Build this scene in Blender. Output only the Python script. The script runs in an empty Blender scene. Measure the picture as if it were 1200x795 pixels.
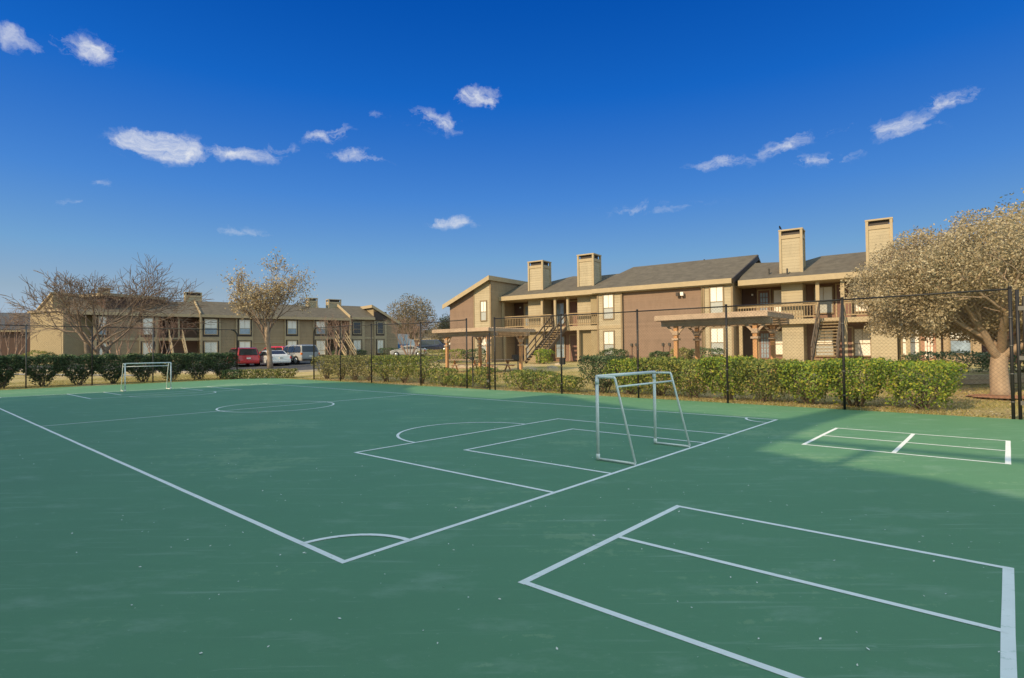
import bpy, math, random
import numpy as np
from mathutils import Matrix, Vector
random.seed(7); RNG = np.random.default_rng(7)
sc = bpy.context.scene
COL = sc.collection

# ------------------------------------------------------------------ frames
YAW = 0.8443; CX, CY = -2.3301, -3.813; EYE = 1.6
CYW, SYW = math.cos(YAW), math.sin(YAW)
def C(x, y):                       # sport-court coordinates -> world
    dx, dy = x - CX, y - CY
    return (dx * CYW - dy * SYW, dx * SYW + dy * CYW)
def toC(X, Y):
    return (CX + X * CYW + Y * SYW, CY - X * SYW + Y * CYW)
def S(t):
    t = min(max(t, 0.0), 1.0); return t * t * (3 - 2 * t)
def G(X, Y):                       # height of the lawn
    a, b = toC(X, Y)
    A, B = S((a - 14.6) / 15), S((b - 32.5) / 34)
    return .62 * (1 - (1 - A) * (1 - B)) + .9 * S((Y - 60) / 30) * S((X + 34) / 14)
def npS(t):
    t = np.clip(t, 0, 1); return t * t * (3 - 2 * t)
def npG(X, Y):
    a = CX + X * CYW + Y * SYW; b = CY - X * SYW + Y * CYW
    A, B = npS((a - 14.6) / 15), npS((b - 32.5) / 34)
    return .62 * (1 - (1 - A) * (1 - B)) + .9 * npS((Y - 60) / 30) * npS((X + 34) / 14)
COURT_ROT = YAW                    # world angle of the court x axis... set below
CA = math.atan2(SYW, CYW)

# ------------------------------------------------------------------ materials
MATS = {}
def nodes(name):
    m = bpy.data.materials.new(name); m.use_nodes = True
    nt = m.node_tree; b = nt.nodes['Principled BSDF']
    return m, nt, b
def N(nt, typ, **kw):
    n = nt.nodes.new(typ)
    for k, v in kw.items():
        if k in n.inputs: n.inputs[k].default_value = v
        else: setattr(n, k, v)
    return n
def ramp(nt, fac, stops):
    r = nt.nodes.new('ShaderNodeValToRGB'); e = r.color_ramp.elements
    while len(e) < len(stops): e.new(.5)
    for i, (p, c) in enumerate(stops):
        e[i].position = p; e[i].color = (*c, 1)
    nt.links.new(fac, r.inputs['Fac']); return r
def noise(nt, scale, detail=6, rough=.6, stretch=None, coord='Object'):
    tc = nt.nodes.new('ShaderNodeTexCoord'); src = tc.outputs[coord]
    if stretch:
        mp = nt.nodes.new('ShaderNodeMapping'); mp.inputs['Scale'].default_value = stretch
        nt.links.new(src, mp.inputs['Vector']); src = mp.outputs['Vector']
    n = nt.nodes.new('ShaderNodeTexNoise')
    n.inputs['Scale'].default_value = scale; n.inputs['Detail'].default_value = detail; n.inputs['Roughness'].default_value = rough
    nt.links.new(src, n.inputs['Vector']); return n
def mul(c, f): return tuple(min(1, v * f) for v in c)
def plain(name, col, rough=.7, var=.18, scale=3.0, metal=0, spec=.4, coat=0, bump=0, bscale=40, stretch=None):
    m, nt, b = nodes(name)
    n = noise(nt, scale, stretch=stretch)
    r = ramp(nt, n.outputs['Fac'], [(.25, mul(col, 1 - var)), (.75, mul(col, 1 + var))])
    nt.links.new(r.outputs['Color'], b.inputs['Base Color'])
    b.inputs['Roughness'].default_value = rough; b.inputs['Metallic'].default_value = metal
    b.inputs['Specular IOR Level'].default_value = spec; b.inputs['Coat Weight'].default_value = coat
    if bump:
        n2 = noise(nt, bscale, 4); bp = N(nt, 'ShaderNodeBump', Strength=bump, Distance=.02)
        nt.links.new(n2.outputs['Fac'], bp.inputs['Height']); nt.links.new(bp.outputs['Normal'], b.inputs['Normal'])
    MATS[name] = m; return m
def siding(name, col, lap=.19, var=.1, bump=.7):
    """horizontal lap boards: every board leans out at its foot (real bump), boards differ a little"""
    m, nt, b = nodes(name)
    tc = nt.nodes.new('ShaderNodeTexCoord'); sp = nt.nodes.new('ShaderNodeSeparateXYZ')
    nt.links.new(tc.outputs['Object'], sp.inputs[0])
    d = N(nt, 'ShaderNodeMath', operation='DIVIDE'); nt.links.new(sp.outputs['Z'], d.inputs[0]); d.inputs[1].default_value = lap
    fr = N(nt, 'ShaderNodeMath', operation='FRACT'); nt.links.new(d.outputs[0], fr.inputs[0])
    inv = N(nt, 'ShaderNodeMath', operation='SUBTRACT'); inv.inputs[0].default_value = 1; nt.links.new(fr.outputs[0], inv.inputs[1])
    bp = N(nt, 'ShaderNodeBump', Strength=bump, Distance=.03); nt.links.new(inv.outputs[0], bp.inputs['Height'])
    nt.links.new(bp.outputs['Normal'], b.inputs['Normal'])
    n = noise(nt, 1.3, 9, .7, stretch=(1.6, 1.6, .5)); fl = N(nt, 'ShaderNodeMath', operation='FLOOR'); nt.links.new(d.outputs[0], fl.inputs[0])
    wn = nt.nodes.new('ShaderNodeTexWhiteNoise'); wn.noise_dimensions = '1D'; nt.links.new(fl.outputs[0], wn.inputs['W'])
    ad = N(nt, 'ShaderNodeMath', operation='MULTIPLY_ADD'); nt.links.new(wn.outputs['Value'], ad.inputs[0]); ad.inputs[1].default_value = .25
    nt.links.new(n.outputs['Fac'], ad.inputs[2])
    r = ramp(nt, ad.outputs[0], [(.35, mul(col, 1 - var * 1.7)), (.62, col), (.95, mul(col, 1 + var))])
    nt.links.new(r.outputs['Color'], b.inputs['Base Color']); b.inputs['Roughness'].default_value = .75
    b.inputs['Specular IOR Level'].default_value = .25
    MATS[name] = m
def leafmat(name, stops, trans=.25, rough=.55):
    m, nt, b = nodes(name)
    g = nt.nodes.new('ShaderNodeNewGeometry')
    n = noise(nt, 1.9, 4)
    ad = N(nt, 'ShaderNodeMath', operation='MULTIPLY_ADD'); nt.links.new(g.outputs['Random Per Island'], ad.inputs[0]); ad.inputs[1].default_value = .62
    sb = N(nt, 'ShaderNodeMath', operation='MULTIPLY_ADD'); nt.links.new(n.outputs['Fac'], sb.inputs[0]); sb.inputs[1].default_value = .9; sb.inputs[2].default_value = -.26
    nt.links.new(sb.outputs[0], ad.inputs[2])
    r = ramp(nt, ad.outputs[0], stops)
    nt.links.new(r.outputs['Color'], b.inputs['Base Color']); b.inputs['Roughness'].default_value = rough
    b.inputs['Specular IOR Level'].default_value = .35
    t = nt.nodes.new('ShaderNodeBsdfTranslucent'); nt.links.new(r.outputs['Color'], t.inputs['Color'])
    mx = nt.nodes.new('ShaderNodeMixShader'); mx.inputs['Fac'].default_value = trans
    out = nt.nodes['Material Output']
    nt.links.new(b.outputs[0], mx.inputs[1]); nt.links.new(t.outputs[0], mx.inputs[2]); nt.links.new(mx.outputs[0], out.inputs['Surface'])
    MATS[name] = m
TAN = (.405, .345, .245)
siding('tan_siding', TAN); siding('brown_siding', (.235, .163, .125), lap=.17, bump=.35)
siding('taupe_siding', (.33, .25, .165), lap=.17)
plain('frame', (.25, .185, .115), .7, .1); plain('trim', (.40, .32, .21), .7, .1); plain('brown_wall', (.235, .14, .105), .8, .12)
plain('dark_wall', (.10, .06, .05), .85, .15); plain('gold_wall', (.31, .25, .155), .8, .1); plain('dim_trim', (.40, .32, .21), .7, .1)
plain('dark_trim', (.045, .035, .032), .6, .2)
plain('shingle', (.115, .098, .078), .9, .28, 2.2, bump=.5, bscale=9)
plain('shingle_dark', (.07, .075, .09), .9, .25, 2.2, bump=.5, bscale=9)
plain('deck_wood', (.34, .25, .15), .8, .15, 4)
plain('stair_wood', (.30, .22, .13), .8, .2, 4); plain('stair_dark', (.11, .08, .06), .7, .2, 4)
plain('door_brown', (.20, .105, .085), .55, .1)
plain('blind', (.82, .80, .76), .5, .05, 9, coat=.3); plain('screen', (.40, .42, .42), .45, .12, 6, coat=.3)
plain('cool_glass', (.28, .36, .46), .12, .3, 2, spec=.7, coat=.4); plain('dark_glass', (.03, .035, .04), .06, .2, spec=.8)
plain('cedar', (.50, .27, .13), .75, .25, 3, stretch=(1, 1, .3)); plain('cedar_grey', (.44, .33, .25), .8, .2, 3)
plain('fence_paint', (.03, .028, .03), .5, .2, metal=.3); plain('fence_grey', (.13, .125, .125), .5, .2, metal=.5)
plain('wire', (.07, .066, .062), .6, .2, metal=.2)
plain('white_pipe', (.9, .9, .89), .35, .05, 8, coat=.3)
plain('line_paint', (.86, .87, .86), .6, .05, 5)
def worn(name):
    m = MATS[name]; nt = m.node_tree; b = nt.nodes['Principled BSDF']; src = b.inputs['Base Color'].links[0].from_socket
    n = noise(nt, 11, 9, .75, stretch=(1, 1.5, 1)); r = ramp(nt, n.outputs['Fac'], [(.56, (0, 0, 0)), (.7, (.6, .6, .6))]); mx = N(nt, 'ShaderNodeMix', data_type='RGBA'); mx.inputs[7].default_value = (.25, .42, .3, 1)
    nt.links.new(r.outputs['Color'], mx.inputs[0]); nt.links.new(src, mx.inputs[6]); nt.links.new(mx.outputs[2], b.inputs['Base Color'])
worn('line_paint')
plain('bark_grey', (.21, .165, .13), .9, .3, 5, bump=.6, bscale=22); plain('bark_pale', (.36, .27, .2), .9, .25, 6, bump=.6, bscale=20, stretch=(1, 1, .3))
plain('twig', (.2, .15, .12), .85, .25, 4); plain('twig_red', (.33, .22, .165), .85, .2, 4)
plain('stem', (.2, .155, .115), .9, .3, 8)
plain('asphalt', (.075, .073, .078), .9, .25, 1.2, bump=.3, bscale=60); plain('concrete', (.42, .38, .33), .9, .15, 1.6, bump=.2)
plain('stone', (.48, .40, .31), .9, .3, 5, bump=.5, bscale=14)
plain('rubber', (.02, .02, .02), .8, .2); plain('alloy', (.55, .56, .58), .3, .1, metal=.8)
plain('black_iron', (.025, .025, .028), .55, .3)
def paint(name, c): plain(name, c, .28, .03, 2, spec=.5, coat=.8)
paint('red_paint', (.52, .025, .035)); paint('white_paint', (.78, .79, .80)); paint('silver_paint', (.36, .365, .37)); paint('navy_paint', (.025, .035, .085))
paint('bluewhite', (.5, .56, .6)); paint('blue_panel', (.04, .17, .42))
plain('tail_red', (.55, .03, .02), .2, .1, coat=.6); plain('lamp_clear', (.75, .75, .72), .15, .05, coat=.6); plain('orange_lens', (.75, .2, .04), .25, .1, coat=.6)
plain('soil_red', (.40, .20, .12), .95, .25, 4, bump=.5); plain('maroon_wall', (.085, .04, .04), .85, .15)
plain('pink_frame', (.40, .23, .17), .6, .1); plain('feather', (.02, .02, .022), .6, .2); plain('lamp_metal', (.06, .055, .05), .5)
plain('debris', (.9, .88, .82), .9, .3, 30)
leafmat('hedge_leaf', [(.12, (.04, .065, .018)), (.36, (.13, .19, .04)), (.6, (.27, .32, .065)), (.78, (.43, .38, .08)), (.95, (.5, .34, .13))])
leafmat('hedge_bright', [(.12, (.05, .09, .02)), (.36, (.14, .24, .03)), (.58, (.26, .36, .04)), (.76, (.45, .44, .05)), (.95, (.52, .36, .10))])
leafmat('hedge_olive', [(.12, (.06, .07, .025)), (.38, (.19, .20, .06)), (.62, (.33, .31, .11)), (.9, (.45, .36, .18))])
leafmat('hedge_dark', [(.12, (.022, .048, .018)), (.45, (.055, .105, .04)), (.68, (.10, .16, .06)), (.92, (.32, .34, .2))])
leafmat('dry_leaf', [(.1, (.22, .17, .10)), (.4, (.41, .33, .20)), (.65, (.52, .44, .29)), (.92, (.68, .60, .44))], .35)
leafmat('pale_leaf', [(.1, (.2, .14, .09)), (.4, (.42, .33, .2)), (.65, (.5, .41, .25)), (.92, (.6, .51, .35))], .3)
leafmat('far_leaf', [(.1, (.12, .10, .07)), (.5, (.22, .18, .11)), (.9, (.32, .26, .17))], .25)
leafmat('pine_leaf', [(.1, (.03, .045, .025)), (.5, (.07, .085, .045)), (.9, (.13, .13, .07))], .2)
leafmat('green_leaf', [(.1, (.07, .10, .03)), (.5, (.2, .2, .07)), (.9, (.42, .32, .12))], .3)
leafmat('grass_blade', [(.1, (.2, .22, .06)), (.45, (.36, .33, .11)), (.7, (.5, .41, .18)), (.95, (.62, .5, .28))], .3)

def lawn_mat():
    m, nt, b = nodes('lawn')
    n1 = noise(nt, .35, 8, .65); n2 = noise(nt, 6, 8, .7)
    mx = N(nt, 'ShaderNodeMath', operation='MULTIPLY_ADD'); nt.links.new(n2.outputs['Fac'], mx.inputs[0]); mx.inputs[1].default_value = .5
    nt.links.new(n1.outputs['Fac'], mx.inputs[2])
    r = ramp(nt, mx.outputs[0], [(.52, (.20, .20, .06)), (.64, (.34, .29, .11)), (.76, (.47, .37, .18)), (.9, (.55, .41, .25))])
    nt.links.new(r.outputs['Color'], b.inputs['Base Color']); b.inputs['Roughness'].default_value = .95; b.inputs['Specular IOR Level'].default_value = .1
    n3 = noise(nt, 30, 4); bp = N(nt, 'ShaderNodeBump', Strength=.8, Distance=.05)
    nt.links.new(n3.outputs['Fac'], bp.inputs['Height']); nt.links.new(bp.outputs['Normal'], b.inputs['Normal'])
    MATS['lawn'] = m
lawn_mat()
def court_mat():
    """acrylic sport paint: broad roller mottling, squeegee streaks, pale scuffs, drag marks and grit"""
    m, nt, b = nodes('court_paint'); base = (.114, .262, .142); Lk = nt.links.new
    n1 = noise(nt, .3, 7, .65); n2 = noise(nt, 1.1, 9, .72, stretch=(.45, 5, 1)); n0 = noise(nt, 9, 6, .75)
    a = N(nt, 'ShaderNodeMath', operation='MULTIPLY_ADD'); Lk(n2.outputs['Fac'], a.inputs[0]); a.inputs[1].default_value = .45; Lk(n1.outputs['Fac'], a.inputs[2])
    a2 = N(nt, 'ShaderNodeMath', operation='MULTIPLY_ADD'); Lk(n0.outputs['Fac'], a2.inputs[0]); a2.inputs[1].default_value = .35; Lk(a.outputs[0], a2.inputs[2])
    r = ramp(nt, a2.outputs[0], [(.4, mul(base, .8)), (.72, mul(base, .93)), (1.0, mul(base, 1.0)), (1.0, (.165, .305, .17))]); r.color_ramp.elements[2].position = 1.0; r.color_ramp.elements[3].position = 1.0
    def streak(scale, stretch, rot, lo, hi, amt):
        tc = nt.nodes.new('ShaderNodeTexCoord'); mp = nt.nodes.new('ShaderNodeMapping'); mp.inputs['Rotation'].default_value = (0, 0, rot); mp.inputs['Scale'].default_value = stretch
        Lk(tc.outputs['Object'], mp.inputs['Vector']); n = N(nt, 'ShaderNodeTexNoise', Scale=scale, Detail=9, Roughness=.7); Lk(mp.outputs[0], n.inputs['Vector'])
        return ramp(nt, n.outputs['Fac'], [(lo, (0, 0, 0)), (hi, (amt, amt, amt))]).outputs['Color']
    outs = [streak(1.1, (1, 2.2, 1), .4, .54, .74, .32), streak(1.2, (.5, 10, 1), 1.0, .575, .7, .42), streak(1.3, (.4, 14, 1), -.5, .62, .72, .4), streak(15, (1, 1.7, 1), 0, .635, .70, .5), streak(44, (1, 1, 1), 0, .655, .69, .7), streak(4.2, (1, 2.6, 1), 2.1, .635, .74, .45)]
    tot = outs[0]
    for o in outs[1:]:
        ad = N(nt, 'ShaderNodeMath', operation='MAXIMUM'); Lk(tot, ad.inputs[0]); Lk(o, ad.inputs[1]); tot = ad.outputs[0]
    mx = N(nt, 'ShaderNodeMix', data_type='RGBA'); mx.inputs[7].default_value = (.36, .48, .40, 1)
    Lk(tot, mx.inputs[0]); Lk(r.outputs['Color'], mx.inputs[6]); Lk(mx.outputs[2], b.inputs['Base Color'])
    b.inputs['Roughness'].default_value = .6; b.inputs['Specular IOR Level'].default_value = .3
    n5 = noise(nt, 180, 3); bp = N(nt, 'ShaderNodeBump', Strength=.35, Distance=.004)
    Lk(n5.outputs['Fac'], bp.inputs['Height']); Lk(bp.outputs['Normal'], b.inputs['Normal'])
    MATS['court_paint'] = m
court_mat()

# ------------------------------------------------------------------ mesh builder
class MB:
    def __init__(s): s.v = []; s.f = []; s.m = []; s.mats = []
    def mi(s, m):
        if m not in s.mats: s.mats.append(m)
        return s.mats.index(m)
    def add(s, vs, fs, m):
        o = len(s.v); s.v += [tuple(v) for v in vs]; k = s.mi(m)
        for f in fs: s.f.append(tuple(i + o for i in f)); s.m.append(k)
    def box(s, x0, x1, y0, y1, z0, z1, m):
        s.add([(x0, y0, z0), (x1, y0, z0), (x1, y1, z0), (x0, y1, z0), (x0, y0, z1), (x1, y0, z1), (x1, y1, z1), (x0, y1, z1)],
              [(0, 3, 2, 1), (4, 5, 6, 7), (0, 1, 5, 4), (1, 2, 6, 5), (2, 3, 7, 6), (3, 0, 4, 7)], m)
    def bar(s, a, b, w, h, m, up=(0, 0, 1)):
        a, b = Vector(a), Vector(b); d = (b - a).normalized(); u = Vector(up)
        if abs(d.dot(u)) > .98: u = Vector((1, 0, 0))
        r = d.cross(u).normalized() * (w / 2); t = r.cross(d).normalized() * (h / 2)
        s.add([a - r - t, a + r - t, a + r + t, a - r + t, b - r - t, b + r - t, b + r + t, b - r + t],
              [(0, 1, 2, 3), (7, 6, 5, 4), (0, 4, 5, 1), (1, 5, 6, 2), (2, 6, 7, 3), (3, 7, 4, 0)], m)
    def tube(s, pts, rad, m, n=8, cap=True):
        pts = [Vector(p) for p in pts]; k = len(pts)
        rad = [rad] * k if not hasattr(rad, '__len__') else rad
        vs = []; u = None
        for i, p in enumerate(pts):
            d = (pts[min(i + 1, k - 1)] - pts[max(i - 1, 0)]).normalized()
            if u is None: u = d.orthogonal().normalized()
            u = (u - d * u.dot(d))
            u = u.normalized() if u.length > 1e-6 else d.orthogonal().normalized()
            w = d.cross(u)
            for j in range(n):
                a = 2 * math.pi * j / n; vs.append(p + (u * math.cos(a) + w * math.sin(a)) * rad[i])
        fs = [(i * n + j, i * n + (j + 1) % n, (i + 1) * n + (j + 1) % n, (i + 1) * n + j) for i in range(k - 1) for j in range(n)]
        if cap: fs += [tuple(range(n - 1, -1, -1)), tuple((k - 1) * n + j for j in range(n))]
        s.add(vs, fs, m)
    def prism(s, poly, ax, a, b, m):      # polygon given in the two other axes, extruded along axis ax from a to b
        n = len(poly)
        def P(q, t):
            return (t, q[0], q[1]) if ax == 0 else ((q[0], t, q[1]) if ax == 1 else (q[0], q[1], t))
        s.add([P(q, a) for q in poly] + [P(q, b) for q in poly],
              [tuple(range(n)), tuple(range(2 * n - 1, n - 1, -1))] + [(i, n + i, n + (i + 1) % n, (i + 1) % n) for i in range(n)], m)
    def slab(s, poly, thick, m):          # planar 3-D polygon with vertical thickness
        n = len(poly)
        s.add([tuple(p) for p in poly] + [(p[0], p[1], p[2] - thick) for p in poly],
              [tuple(range(n)), tuple(range(2 * n - 1, n - 1, -1))] + [(i, n + i, n + (i + 1) % n, (i + 1) % n) for i in range(n)], m)
    def build(s, name, parent=None, smooth=False, bevel=0, label=None):
        me = bpy.data.meshes.new(name); me.from_pydata(s.v, [], s.f); me.update()
        for m in s.mats: me.materials.append(MATS[m])
        me.polygons.foreach_set('material_index', s.m)
        import bmesh
        bm = bmesh.new(); bm.from_mesh(me); bmesh.ops.recalc_face_normals(bm, faces=bm.faces); bm.to_mesh(me); bm.free()
        if smooth: me.polygons.foreach_set('use_smooth', [True] * len(me.polygons))
        o = bpy.data.objects.new(name, me); COL.objects.link(o)
        if parent: o.parent = parent
        if label: o['label'] = label
        if bevel:
            bv = o.modifiers.new('bevel', 'BEVEL'); bv.width = bevel; bv.segments = 2; bv.limit_method = 'ANGLE'
        return o
def tag(o, label, cat, group=None):
    o['label'] = label; o['category'] = cat
    if group: o['group'] = group
    return o
def thing(name, label, cat, loc=(0, 0, 0), rz=0, group=None):
    o = bpy.data.objects.new(name, None); COL.objects.link(o); o.location = loc; o.rotation_euler = (0, 0, rz)
    return tag(o, label, cat, group)
def struct(o, kind='structure'): o['kind'] = kind; return o
def npmesh(name, V, F, mat, parent=None):          # V (n,3), F (m,k)
    me = bpy.data.meshes.new(name); n, k = F.shape
    me.vertices.add(len(V)); me.vertices.foreach_set('co', np.asarray(V, np.float32).ravel())
    me.loops.add(n * k); me.loops.foreach_set('vertex_index', F.astype(np.int32).ravel())
    me.polygons.add(n); me.polygons.foreach_set('loop_start', np.arange(0, n * k, k, dtype=np.int32))
    me.update(calc_edges=True); me.materials.append(MATS[mat])
    o = bpy.data.objects.new(name, me); COL.objects.link(o)
    if parent: o.parent = parent
    return o
def leaf_quads(P, size, flat=0.0, aspect=.5, outdir=None):
    n = len(P)
    d = RNG.normal(size=(n, 3))
    if outdir is not None: d = d * .75 + outdir
    d /= np.linalg.norm(d, axis=1)[:, None] + 1e-9
    a = RNG.normal(size=(n, 3)); a -= d * (a * d).sum(1)[:, None]; a /= np.linalg.norm(a, axis=1)[:, None] + 1e-9
    b = np.cross(d, a); s = (size * RNG.uniform(.65, 1.35, n))[:, None]
    V = np.stack([P - a * s * .5, P + b * s * aspect * .5 + d * s * .06, P + a * s * .5, P - b * s * aspect * .5 + d * s * .06], 1).reshape(-1, 3)
    return V, np.arange(4 * n).reshape(n, 4)

# ------------------------------------------------------------------ camera, sun, sky
cam = bpy.data.cameras.new('camera'); cam.sensor_width = 36; cam.lens = 36 * 653.591 / 1200; cam.clip_end = 6000; cam.clip_start = .05
co = bpy.data.objects.new('camera', cam); COL.objects.link(co)
co.matrix_world = Matrix.Translation((0, 0, EYE)) @ Matrix.Rotation(math.pi / 2 + .0192, 4, 'X') @ Matrix.Rotation(-.0117, 4, 'Z')
sc.camera = co
EL = math.radians(29)
sx, sy = -.747, -.665                        # towards the sun, on the ground plane
sx, sy = (lambda v: v)((-(CYW * 1 - SYW * -.12), -(SYW * 1 + CYW * -.12)))
l_ = math.hypot(sx, sy); sx, sy = sx / l_, sy / l_
SUN = Vector((sx * math.cos(EL), sy * math.cos(EL), math.sin(EL)))
sl = bpy.data.lights.new('sun', 'SUN'); sl.energy = 5.0; sl.angle = math.radians(.8); sl.color = (1, .76, .46)
so = bpy.data.objects.new('sun', sl); COL.objects.link(so); so.rotation_euler = (-SUN).to_track_quat('-Z', 'Y').to_euler(); so.location = (0, 0, 60)
W = bpy.data.worlds.new('World'); sc.world = W; W.use_nodes = True
def build_world():
    nt = W.node_tree; bg = nt.nodes['Background']; L = nt.links.new
    sky = nt.nodes.new('ShaderNodeTexSky'); sky.sky_type = 'NISHITA'; sky.sun_disc = False
    sky.sun_elevation = EL; sky.sun_rotation = math.atan2(SUN.x, SUN.y)
    sky.air_density = 1.0; sky.dust_density = .3; sky.ozone_density = 3.0; sky.altitude = 200
    # deep clean blue overhead, paler towards the horizon
    sc1 = N(nt, 'ShaderNodeVectorMath', operation='SCALE'); L(sky.outputs[0], sc1.inputs[0]); sc1.inputs['Scale'].default_value = SKY_STR
    sep = nt.nodes.new('ShaderNodeSeparateColor'); L(sc1.outputs[0], sep.inputs[0])
    tcs = nt.nodes.new('ShaderNodeTexCoord'); ds = N(nt, 'ShaderNodeVectorMath', operation='DOT_PRODUCT'); L(tcs.outputs['Generated'], ds.inputs[0]); ds.inputs[1].default_value = tuple(SUN)
    sq = N(nt, 'ShaderNodeMath', operation='MULTIPLY'); L(ds.outputs['Value'], sq.inputs[0]); L(ds.outputs['Value'], sq.inputs[1])
    ph = N(nt, 'ShaderNodeMath', operation='MULTIPLY_ADD'); L(sq.outputs[0], ph.inputs[0]); ph.inputs[1].default_value = .95; ph.inputs[2].default_value = .95
    dv = N(nt, 'ShaderNodeMath', operation='DIVIDE'); L(sep.outputs[1], dv.inputs[0]); L(ph.outputs[0], dv.inputs[1])
    cv = ramp(nt, dv.outputs[0], [(0, (.0, .03, .25)), (.18, (.002, .084, .43)), (.225, (.008, .13, .55)), (.325, (.066, .24, .65)), (.45, (.17, .37, .64)), (.58, (.30, .43, .56)), (1, (.7, .75, .85))])
    hs = N(nt, 'ShaderNodeVectorMath', operation='SCALE'); L(cv.outputs[0], hs.inputs[0]); hs.inputs['Scale'].default_value = 1 / SKY_STR
    # clouds: wisps placed by compass bearing and height above the horizon
    geo = nt.nodes.new('ShaderNodeTexCoord'); sp = nt.nodes.new('ShaderNodeSeparateXYZ'); L(geo.outputs['Generated'], sp.inputs[0])
    az = N(nt, 'ShaderNodeMath', operation='ARCTAN2'); L(sp.outputs['X'], az.inputs[0]); L(sp.outputs['Y'], az.inputs[1])
    el = N(nt, 'ShaderNodeMath', operation='ARCSINE'); L(sp.outputs['Z'], el.inputs[0])
    cb = nt.nodes.new('ShaderNodeCombineXYZ'); L(az.outputs[0], cb.inputs[0]); L(el.outputs[0], cb.inputs[1])
    wn = N(nt, 'ShaderNodeTexNoise', Scale=14, Detail=5, Roughness=.6); L(cb.outputs[0], wn.inputs['Vector'])
    sub = N(nt, 'ShaderNodeVectorMath', operation='SUBTRACT'); L(wn.outputs['Color'], sub.inputs[0]); sub.inputs[1].default_value = (.5, .5, .5)
    ml = N(nt, 'ShaderNodeVectorMath', operation='MULTIPLY'); L(sub.outputs[0], ml.inputs[0]); ml.inputs[1].default_value = (.13, .05, 0)
    wv = N(nt, 'ShaderNodeVectorMath', operation='ADD'); L(cb.outputs[0], wv.inputs[0]); L(ml.outputs[0], wv.inputs[1])
    tot = None
    for (a, e, ra, re, tilt, st) in CLOUDS:
        mp = nt.nodes.new('ShaderNodeMapping'); mp.vector_type = 'TEXTURE'
        mp.inputs['Location'].default_value = (math.radians(a), math.radians(e), 0)
        mp.inputs['Rotation'].default_value = (0, 0, math.radians(tilt)); mp.inputs['Scale'].default_value = (math.radians(ra * 1.1), math.radians(re * 1.05), 1)
        L(wv.outputs[0], mp.inputs['Vector'])
        ln = N(nt, 'ShaderNodeVectorMath', operation='LENGTH'); L(mp.outputs[0], ln.inputs[0])
        mr = nt.nodes.new('ShaderNodeMapRange'); mr.interpolation_type = 'SMOOTHSTEP'
        mr.inputs['From Min'].default_value = 1.25; mr.inputs['From Max'].default_value = 0; mr.inputs['To Max'].default_value = st * 1.25
        L(ln.outputs['Value'], mr.inputs['Value'])
        if tot is None: tot = mr.outputs[0]
        else:
            mx = N(nt, 'ShaderNodeMath', operation='MAXIMUM'); L(tot, mx.inputs[0]); L(mr.outputs[0], mx.inputs[1]); tot = mx.outputs[0]
    st = nt.nodes.new('ShaderNodeMapping'); st.inputs['Scale'].default_value = (1, 1.9, 1); st.inputs['Rotation'].default_value = (0, 0, -.2); L(wv.outputs[0], st.inputs['Vector'])
    n2 = N(nt, 'ShaderNodeTexNoise', Scale=22, Detail=12, Roughness=.68); L(st.outputs[0], n2.inputs['Vector'])
    ma = N(nt, 'ShaderNodeMath', operation='MULTIPLY_ADD'); L(n2.outputs['Fac'], ma.inputs[0]); ma.inputs[1].default_value = 2.7; ma.inputs[2].default_value = -1.62
    mb = N(nt, 'ShaderNodeMath', operation='MULTIPLY_ADD'); L(tot, mb.inputs[0]); mb.inputs[1].default_value = .78; L(ma.outputs[0], mb.inputs[2])
    pr = N(nt, 'ShaderNodeMath', operation='MULTIPLY', use_clamp=True); L(mb.outputs[0], pr.inputs[0])
    gt = N(nt, 'ShaderNodeMath', operation='MULTIPLY', use_clamp=True); L(tot, gt.inputs[0]); gt.inputs[1].default_value = 1.15; L(gt.outputs[0], pr.inputs[1])
    mix = N(nt, 'ShaderNodeMix', data_type='RGBA'); L(pr.outputs[0], mix.inputs[0]); L(hs.outputs[0], mix.inputs[6]); mix.inputs[7].default_value = CLOUD_COL
    # added fill light: unseen bright cloud bank overhead and behind the viewer lifts the shade
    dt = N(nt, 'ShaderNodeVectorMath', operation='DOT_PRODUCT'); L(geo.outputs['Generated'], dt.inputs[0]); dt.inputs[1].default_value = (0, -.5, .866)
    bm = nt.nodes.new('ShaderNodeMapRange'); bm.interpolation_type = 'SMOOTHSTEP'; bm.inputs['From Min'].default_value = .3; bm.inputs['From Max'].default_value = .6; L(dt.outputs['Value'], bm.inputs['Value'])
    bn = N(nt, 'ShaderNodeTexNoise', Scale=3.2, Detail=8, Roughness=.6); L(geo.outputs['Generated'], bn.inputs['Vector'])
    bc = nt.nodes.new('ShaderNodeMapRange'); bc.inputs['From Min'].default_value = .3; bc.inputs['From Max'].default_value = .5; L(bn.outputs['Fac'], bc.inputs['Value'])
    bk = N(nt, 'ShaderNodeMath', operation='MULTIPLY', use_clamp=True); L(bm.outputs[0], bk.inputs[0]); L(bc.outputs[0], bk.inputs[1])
    mix2 = N(nt, 'ShaderNodeMix', data_type='RGBA'); L(bk.outputs[0], mix2.inputs[0]); L(mix.outputs[2], mix2.inputs[6]); mix2.inputs[7].default_value = FILL_BANK_COL
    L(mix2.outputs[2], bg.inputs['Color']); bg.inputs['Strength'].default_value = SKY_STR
SKY_STR = .12; FILL_BANK_COL = (7.3, 9.3, 9.0, 1); CLOUD_COL = (6.6, 6.8, 7.2, 1)
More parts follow.
